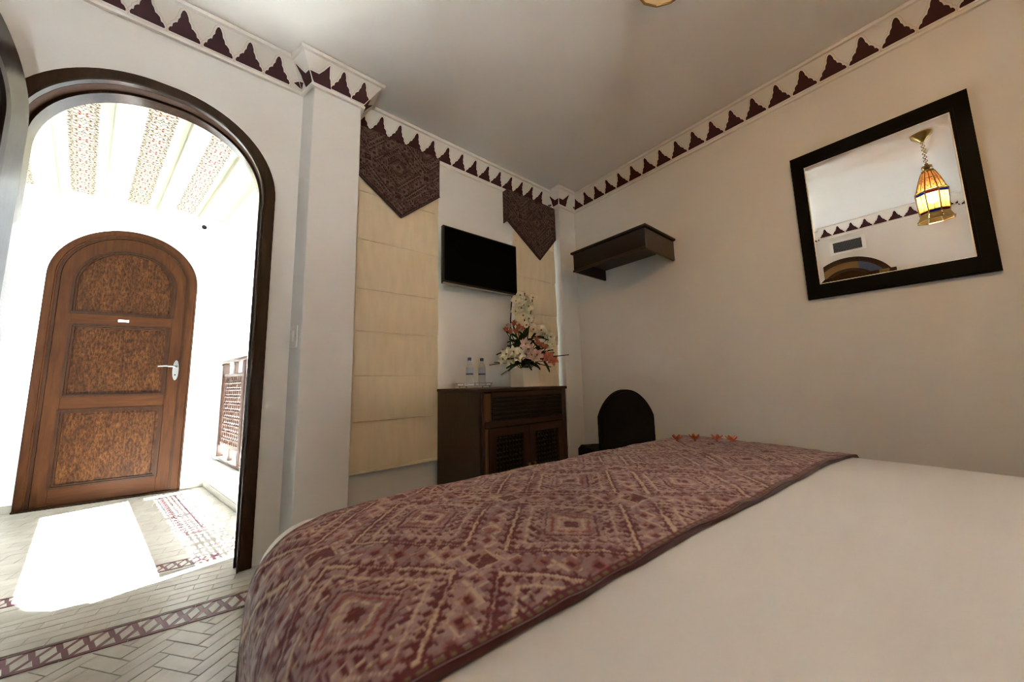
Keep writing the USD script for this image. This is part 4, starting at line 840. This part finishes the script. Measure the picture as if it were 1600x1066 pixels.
for i in range(46):
    a_ = fr2.uniform(-0.13, 0.16); z_ = fr2.uniform(0.19, 0.40); leaf_at(a_ * (0.6 + 0.4 * (z_ < 0.3)), fr2.uniform(-0.02, 0.08), z_, fr2.uniform(0.08, 0.14), fr2.uniform(0.03, 0.045), (a_ * 6) + fr2.normal(0, 0.5), fr2.uniform(-0.3, 0.8), LEAFG)
for da, dz_, L in ((-1, -0.05, 0.26), (-1, 0.02, 0.22), (-0.75, -0.42, 0.20), (0.9, 0.15, 0.34), (0.9, -0.2, 0.20), (0.35, -0.5, 0.09)):
    leaf_at(0.02 * da, 0.09, 0.20, L, 0.022 if abs(da) > 0.6 else 0.035, da, dz_, LEAFL if da < -0.6 else LEAFG, -0.05)
for i in range(10): leaf_at(fr2.uniform(-0.05, 0.09), 0.10, fr2.uniform(0.18, 0.22), 0.12, 0.04, fr2.uniform(-1, 1.2), fr2.uniform(-0.25, 0.2), LEAFG)

# ------------------------------------------------------------------ wall shelf, mirror, chair, switch
SX, SY0, SY1, SZ0, SZ1 = 2.43, 1.292, 2.02, 1.965, 2.160
sh = thing('wall_shelf', 'dark wooden box shelf high on the right wall', 'shelf', (0, 0, 0))
obj('front_board', cbox(SX, SX + 0.022, SY0, SY1, SZ0, SZ1 - 0.022, 0.003), SHELF, sh)
obj('end_board', cbox(SX + 0.023, XR - 0.001, SY0, SY0 + 0.022, SZ0, SZ1 - 0.022, 0.003), SHELF_E, sh, label='browner end board'); obj('end_board', cbox(SX + 0.023, XR - 0.001, SY1 - 0.022, SY1, SZ0, SZ1 - 0.022, 0.003), SHELF, sh)
obj('shelf_board', bx(SX + 0.023, XR - 0.001, SY0 + 0.023, SY1 - 0.023, 2.070, 2.092), SHELF, sh)
obj('cornice', cbox(SX - 0.020, XR - 0.001, SY0 - 0.020, SY1 + 0.020, SZ1 - 0.021, SZ1, 0.005), SHELF, sh)
obj('bottom_bead', cbox(SX - 0.008, SX - 0.0005, SY0 - 0.004, SY1 + 0.004, SZ0, SZ0 + 0.018, 0.002), SHELF_E, sh)
mi = thing('wall_mirror', 'rectangular mirror in a wide black frame on the right wall', 'mirror', (XR, 0.085, 1.925), -90)
# tilted a little forward, hung from its upper edge
tlt = 1.1; th = math.radians(tlt)
def tiltm(m):
    m.apply_transform(trimesh.transformations.rotation_matrix(th, [1, 0, 0], [0, -0.012, -0.485])); return m
fo, fi = sbox(-0.365, -0.487, 0.365, 0.487), sbox(-0.300, -0.398, 0.300, 0.398)
obj('frame', tiltm(cat_([ext(fo.difference(fi), -0.028, -0.012), ext(fo.buffer(-0.010, join_style=2).difference(fi.buffer(0.012, join_style=2)), -0.034, -0.027)])), BLACK, mi)
g0, g1 = fi.buffer(0.002, join_style=2), sbox(-0.274, -0.372, 0.274, 0.372)
obj('inner_fillet', tiltm(ext(fi.difference(fi.buffer(-0.005, join_style=2)), -0.0265, -0.0150)), WHITE, mi, label='thin pale inner fillet')
obj('mirror_glass', tiltm(ext(g1, -0.0245, -0.0145)), MIRROR, mi)
A0, A1 = np.array(fi.exterior.coords)[:-1], np.array(g1.exterior.coords)[:-1]
for i in range(4):
    a0_, b0_ = A0[i], A0[(i + 1) % 4]; a1_, b1_ = A1[i], A1[(i + 1) % 4]
    v = [(a0_[0], -0.0224, a0_[1]), (b0_[0], -0.0224, b0_[1]), (b1_[0], -0.0245, b1_[1]), (a1_[0], -0.0245, a1_[1]), (a0_[0], -0.016, a0_[1]), (b0_[0], -0.016, b0_[1]), (b1_[0], -0.016, b1_[1]), (a1_[0], -0.016, a1_[1])]
    hm = trimesh.convex.convex_hull(np.array(v)); obj('bevel', tiltm(hm), MIRROR, mi)
ch = thing('chair', 'black upholstered chair with arched back in the far corner', 'chair', (2.47, 1.585, 0), -28)
# local: x across the back, +y away from the camera; seat lies behind the back
bk = Polygon([(-0.235, 0.30)] + [(-0.235, 0.66)] + [(x_, 0.655 + 0.215 * (1 - (abs(x_) / 0.235) ** 2.1) ** 0.8) for x_ in np.linspace(-0.232, 0.232, 31)] + [(0.235, 0.66), (0.235, 0.30)])
obj('backrest', cat_([ext(bk, -0.02, 0.03), ext(bk.buffer(-0.02), -0.032, 0.045)]), CLOTH_BLK, ch, smooth=40)
obj('seat', cbox(-0.275, 0.225, 0.0, 0.40, 0.27, 0.385, 0.03), CLOTH_BLK, ch)
for x in (-0.22, 0.20):
    for y in (0.0, 0.35): obj('leg', cbox(x - 0.018, x + 0.018, y - 0.018 + 0.018, y + 0.036, 0, 0.275, 0.004), BLACK, ch)
sw = thing('light_switch', 'small white rounded switch on the side of the column', 'switch', (0.2635, 2.350, 1.248), -72.0)
obj('plate', ext(sbox(-0.028, -0.055, 0.028, 0.055).buffer(0.012), -0.008, 0.0), WHITE, sw); obj('rocker', cbox(-0.018, 0.018, -0.020, -0.008, -0.035, 0.035, 0.004), WHITE, sw)

# ------------------------------------------------------------------ lamps
def lantern(x, y):
    t = thing('lantern', 'pierced brass lantern with glowing amber glass, reflected in the mirror', 'lantern', (x, y, 0)); n = 8
    def ringp(r, z, tw=0.0): return [(r * math.cos(2 * math.pi * (i + 0.5) / n + tw), r * math.sin(2 * math.pi * (i + 0.5) / n + tw), z) for i in range(n)]
    obj('canopy', lathe([(0.012, 2.93), (0.03, 2.955), (0.062, 2.985), (0.066, ZC - 0.001)], 24), BRASS, t, smooth=40)
    links_ = [trimesh.creation.torus(0.011, 0.0026, 12, 6) for _ in range(12)]
    for i, l in enumerate(links_):
        rotm(l, math.pi / 2, [1, 0, 0]); rotm(l, math.pi / 2 * (i % 2), [0, 0, 1]); l.apply_translation([0, 0, 2.735 + i * 0.0175])
    obj('chain', cat_(links_), BRASS, t, smooth=40)
    obj('finial', lathe([(0.040, 2.640), (0.038, 2.66), (0.020, 2.668), (0.032, 2.685), (0.030, 2.705), (0.010, 2.715), (0.012, 2.725), (0.004, 2.732)], 20), BRASS, t, smooth=40)
    zr = [(0.110, 2.205), (0.100, 2.235), (0.088, 2.262), (0.092, 2.285), (0.098, 2.435), (0.100, 2.455), (0.090, 2.475), (0.064, 2.58), (0.040, 2.645)]
    R = [ringp(r, z) for r, z in zr]
    for i in range(n):
        pts = [R[k][i] for k in (2, 3, 4, 5, 6, 7, 8)]; obj('rib', tube(pts, 0.0042, 6), BRASS, t, smooth=40)
    for i in range(n):     # filigree of the dome
        a_, b_, c_ = (np.array(R[k][i]) for k in (6, 7, 8)); a2, b2, c2 = (np.array(R[k][(i + 1) % n]) for k in (6, 7, 8))
        obj('rib', tube([(a_ + a2) / 2, (b_ + b2) / 2, (c_ + c2) / 2], 0.0030, 6), BRASS, t, smooth=40)
        for f0, f1 in ((0.0, 0.5), (0.5, 1.0)):
            obj('filigree', cat_([tube([a_ + (b_ - a_) * f0, (a_ + a2) / 2 + ((b_ + b2) - (a_ + a2)) / 2 * f1, a2 + (b2 - a2) * f0], 0.0020, 5), tube([b_ + (a_ - b_) * (1 - f1), (a_ + a2) / 2 + ((b_ + b2) - (a_ + a2)) / 2 * f0, b2 + (a2 - b2) * (1 - f1)], 0.0020, 5)]), BRASS, t)
        a_, b_, c_ = (np.array(R[k][i]) for k in (3, 4, 5)); a2, b2 = np.array(R[3][(i + 1) % n]), np.array(R[4][(i + 1) % n])
        obj('rib', tube([(a_ + a2) / 2, (b_ + b2) / 2], 0.0022, 5), BRASS, t)
    for k, r in ((0, 0.005), (2, 0.005), (3, 0.004), (4, 0.004), (5, 0.006), (6, 0.004), (7, 0.0035)):
        obj('hoop', tube(R[k] + [R[k][0]], r, 6, cap=False), BRASS, t)
    for i in range(n):
        j = (i + 1) % n
        def quad(a_, b_, s=0.94):
            v = np.array([R[a_][i], R[a_][j], R[b_][j], R[b_][i]]); c_ = v.mean(0); v = c_ + (v - c_) * s; o_ = np.r_[v[:, :2] * 0.985, ].reshape(-1, 2); w = np.c_[o_, v[:, 2]]
            return trimesh.convex.convex_hull(np.vstack([v, w]))
        obj('pane', quad(3, 4), LAMP_A, t); obj('pane', quad(4, 5), LAMP_B if i % 2 == 0 else LAMP_R, t); obj('pane', quad(2, 3), LAMP_R if i % 2 == 0 else LAMP_B, t)
        obj('pane', quad(6, 7), LAMP_O, t); obj('pane', quad(7, 8), LAMP_O, t)
    for i in range(n):
        for a_ in (0, 1): 
            p = np.array(R[0][i]) * [1, 1, 1]; 
        v = np.array([R[0][i], R[0][(i + 1) % n], R[2][(i + 1) % n], R[2][i]]); c_ = v.mean(0); v2 = c_ + (v - c_) * 0.9
        obj('skirt_plate', trimesh.convex.convex_hull(np.vstack([v2, v2 * [0.985, 0.985, 1]])), BRASS, t)
    obj('bulb', lathe([(0.010, 2.36), (0.026, 2.385), (0.030, 2.41), (0.022, 2.44), (0.012, 2.455)], 16), BULB, t, smooth=True)
    l = UsdLux.SphereLight.Define(stage, str(t.GetPath()) + '/lamp_light'); l.CreateRadiusAttr(0.034); l.CreateIntensityAttr(LANTERN); l.CreateColorAttr(Gf.Vec3f(1.0, 0.895, 0.77)); l.AddTranslateOp().Set(Gf.Vec3d(0, 0, 2.40)); l.CreateNormalizeAttr(True)
LANTERN = 1.8
lantern(1.05, -0.18)
cl_ = thing('ceiling_lamp', 'small brass edged ceiling lamp at the top of the picture', 'ceiling lamp', (1.562, 0.603, ZC), 0)
hx = lambda r, a0=0.0: [(r * math.cos(math.radians(360 / 14 * i + a0)), r * math.sin(math.radians(360 / 14 * i + a0))) for i in range(14)]
A0_ = 23.7
obj('base', flat(Polygon(hx(0.115, A0_)), -0.012, -0.0005), BRASS, cl_)
ra, rb = hx(0.160, A0_), hx(0.115, A0_)
ed = [tube([(*ra[i], -0.045), (*ra[(i + 1) % 14], -0.045)], 0.006, 6) for i in range(14)] + [tube([(*ra[i], -0.045), (*rb[i], -0.010)], 0.005, 6) for i in range(14)]
obj('brass_edge', cat_(ed), BRASS, cl_)
for i in range(14):
    j = (i + 1) % 14; v = np.array([(*ra[i], -0.044), (*ra[j], -0.044), (*rb[j], -0.011), (*rb[i], -0.011)]); c_ = v.mean(0); v = c_ + (v - c_) * 0.93
    obj('pane', trimesh.convex.convex_hull(np.vstack([v, v * [0.98, 0.98, 1]])), LAMP_C, cl_)
obj('bottom_pane', flat(Polygon(hx(0.153, A0_)), -0.046, -0.043), LAMP_C, cl_)
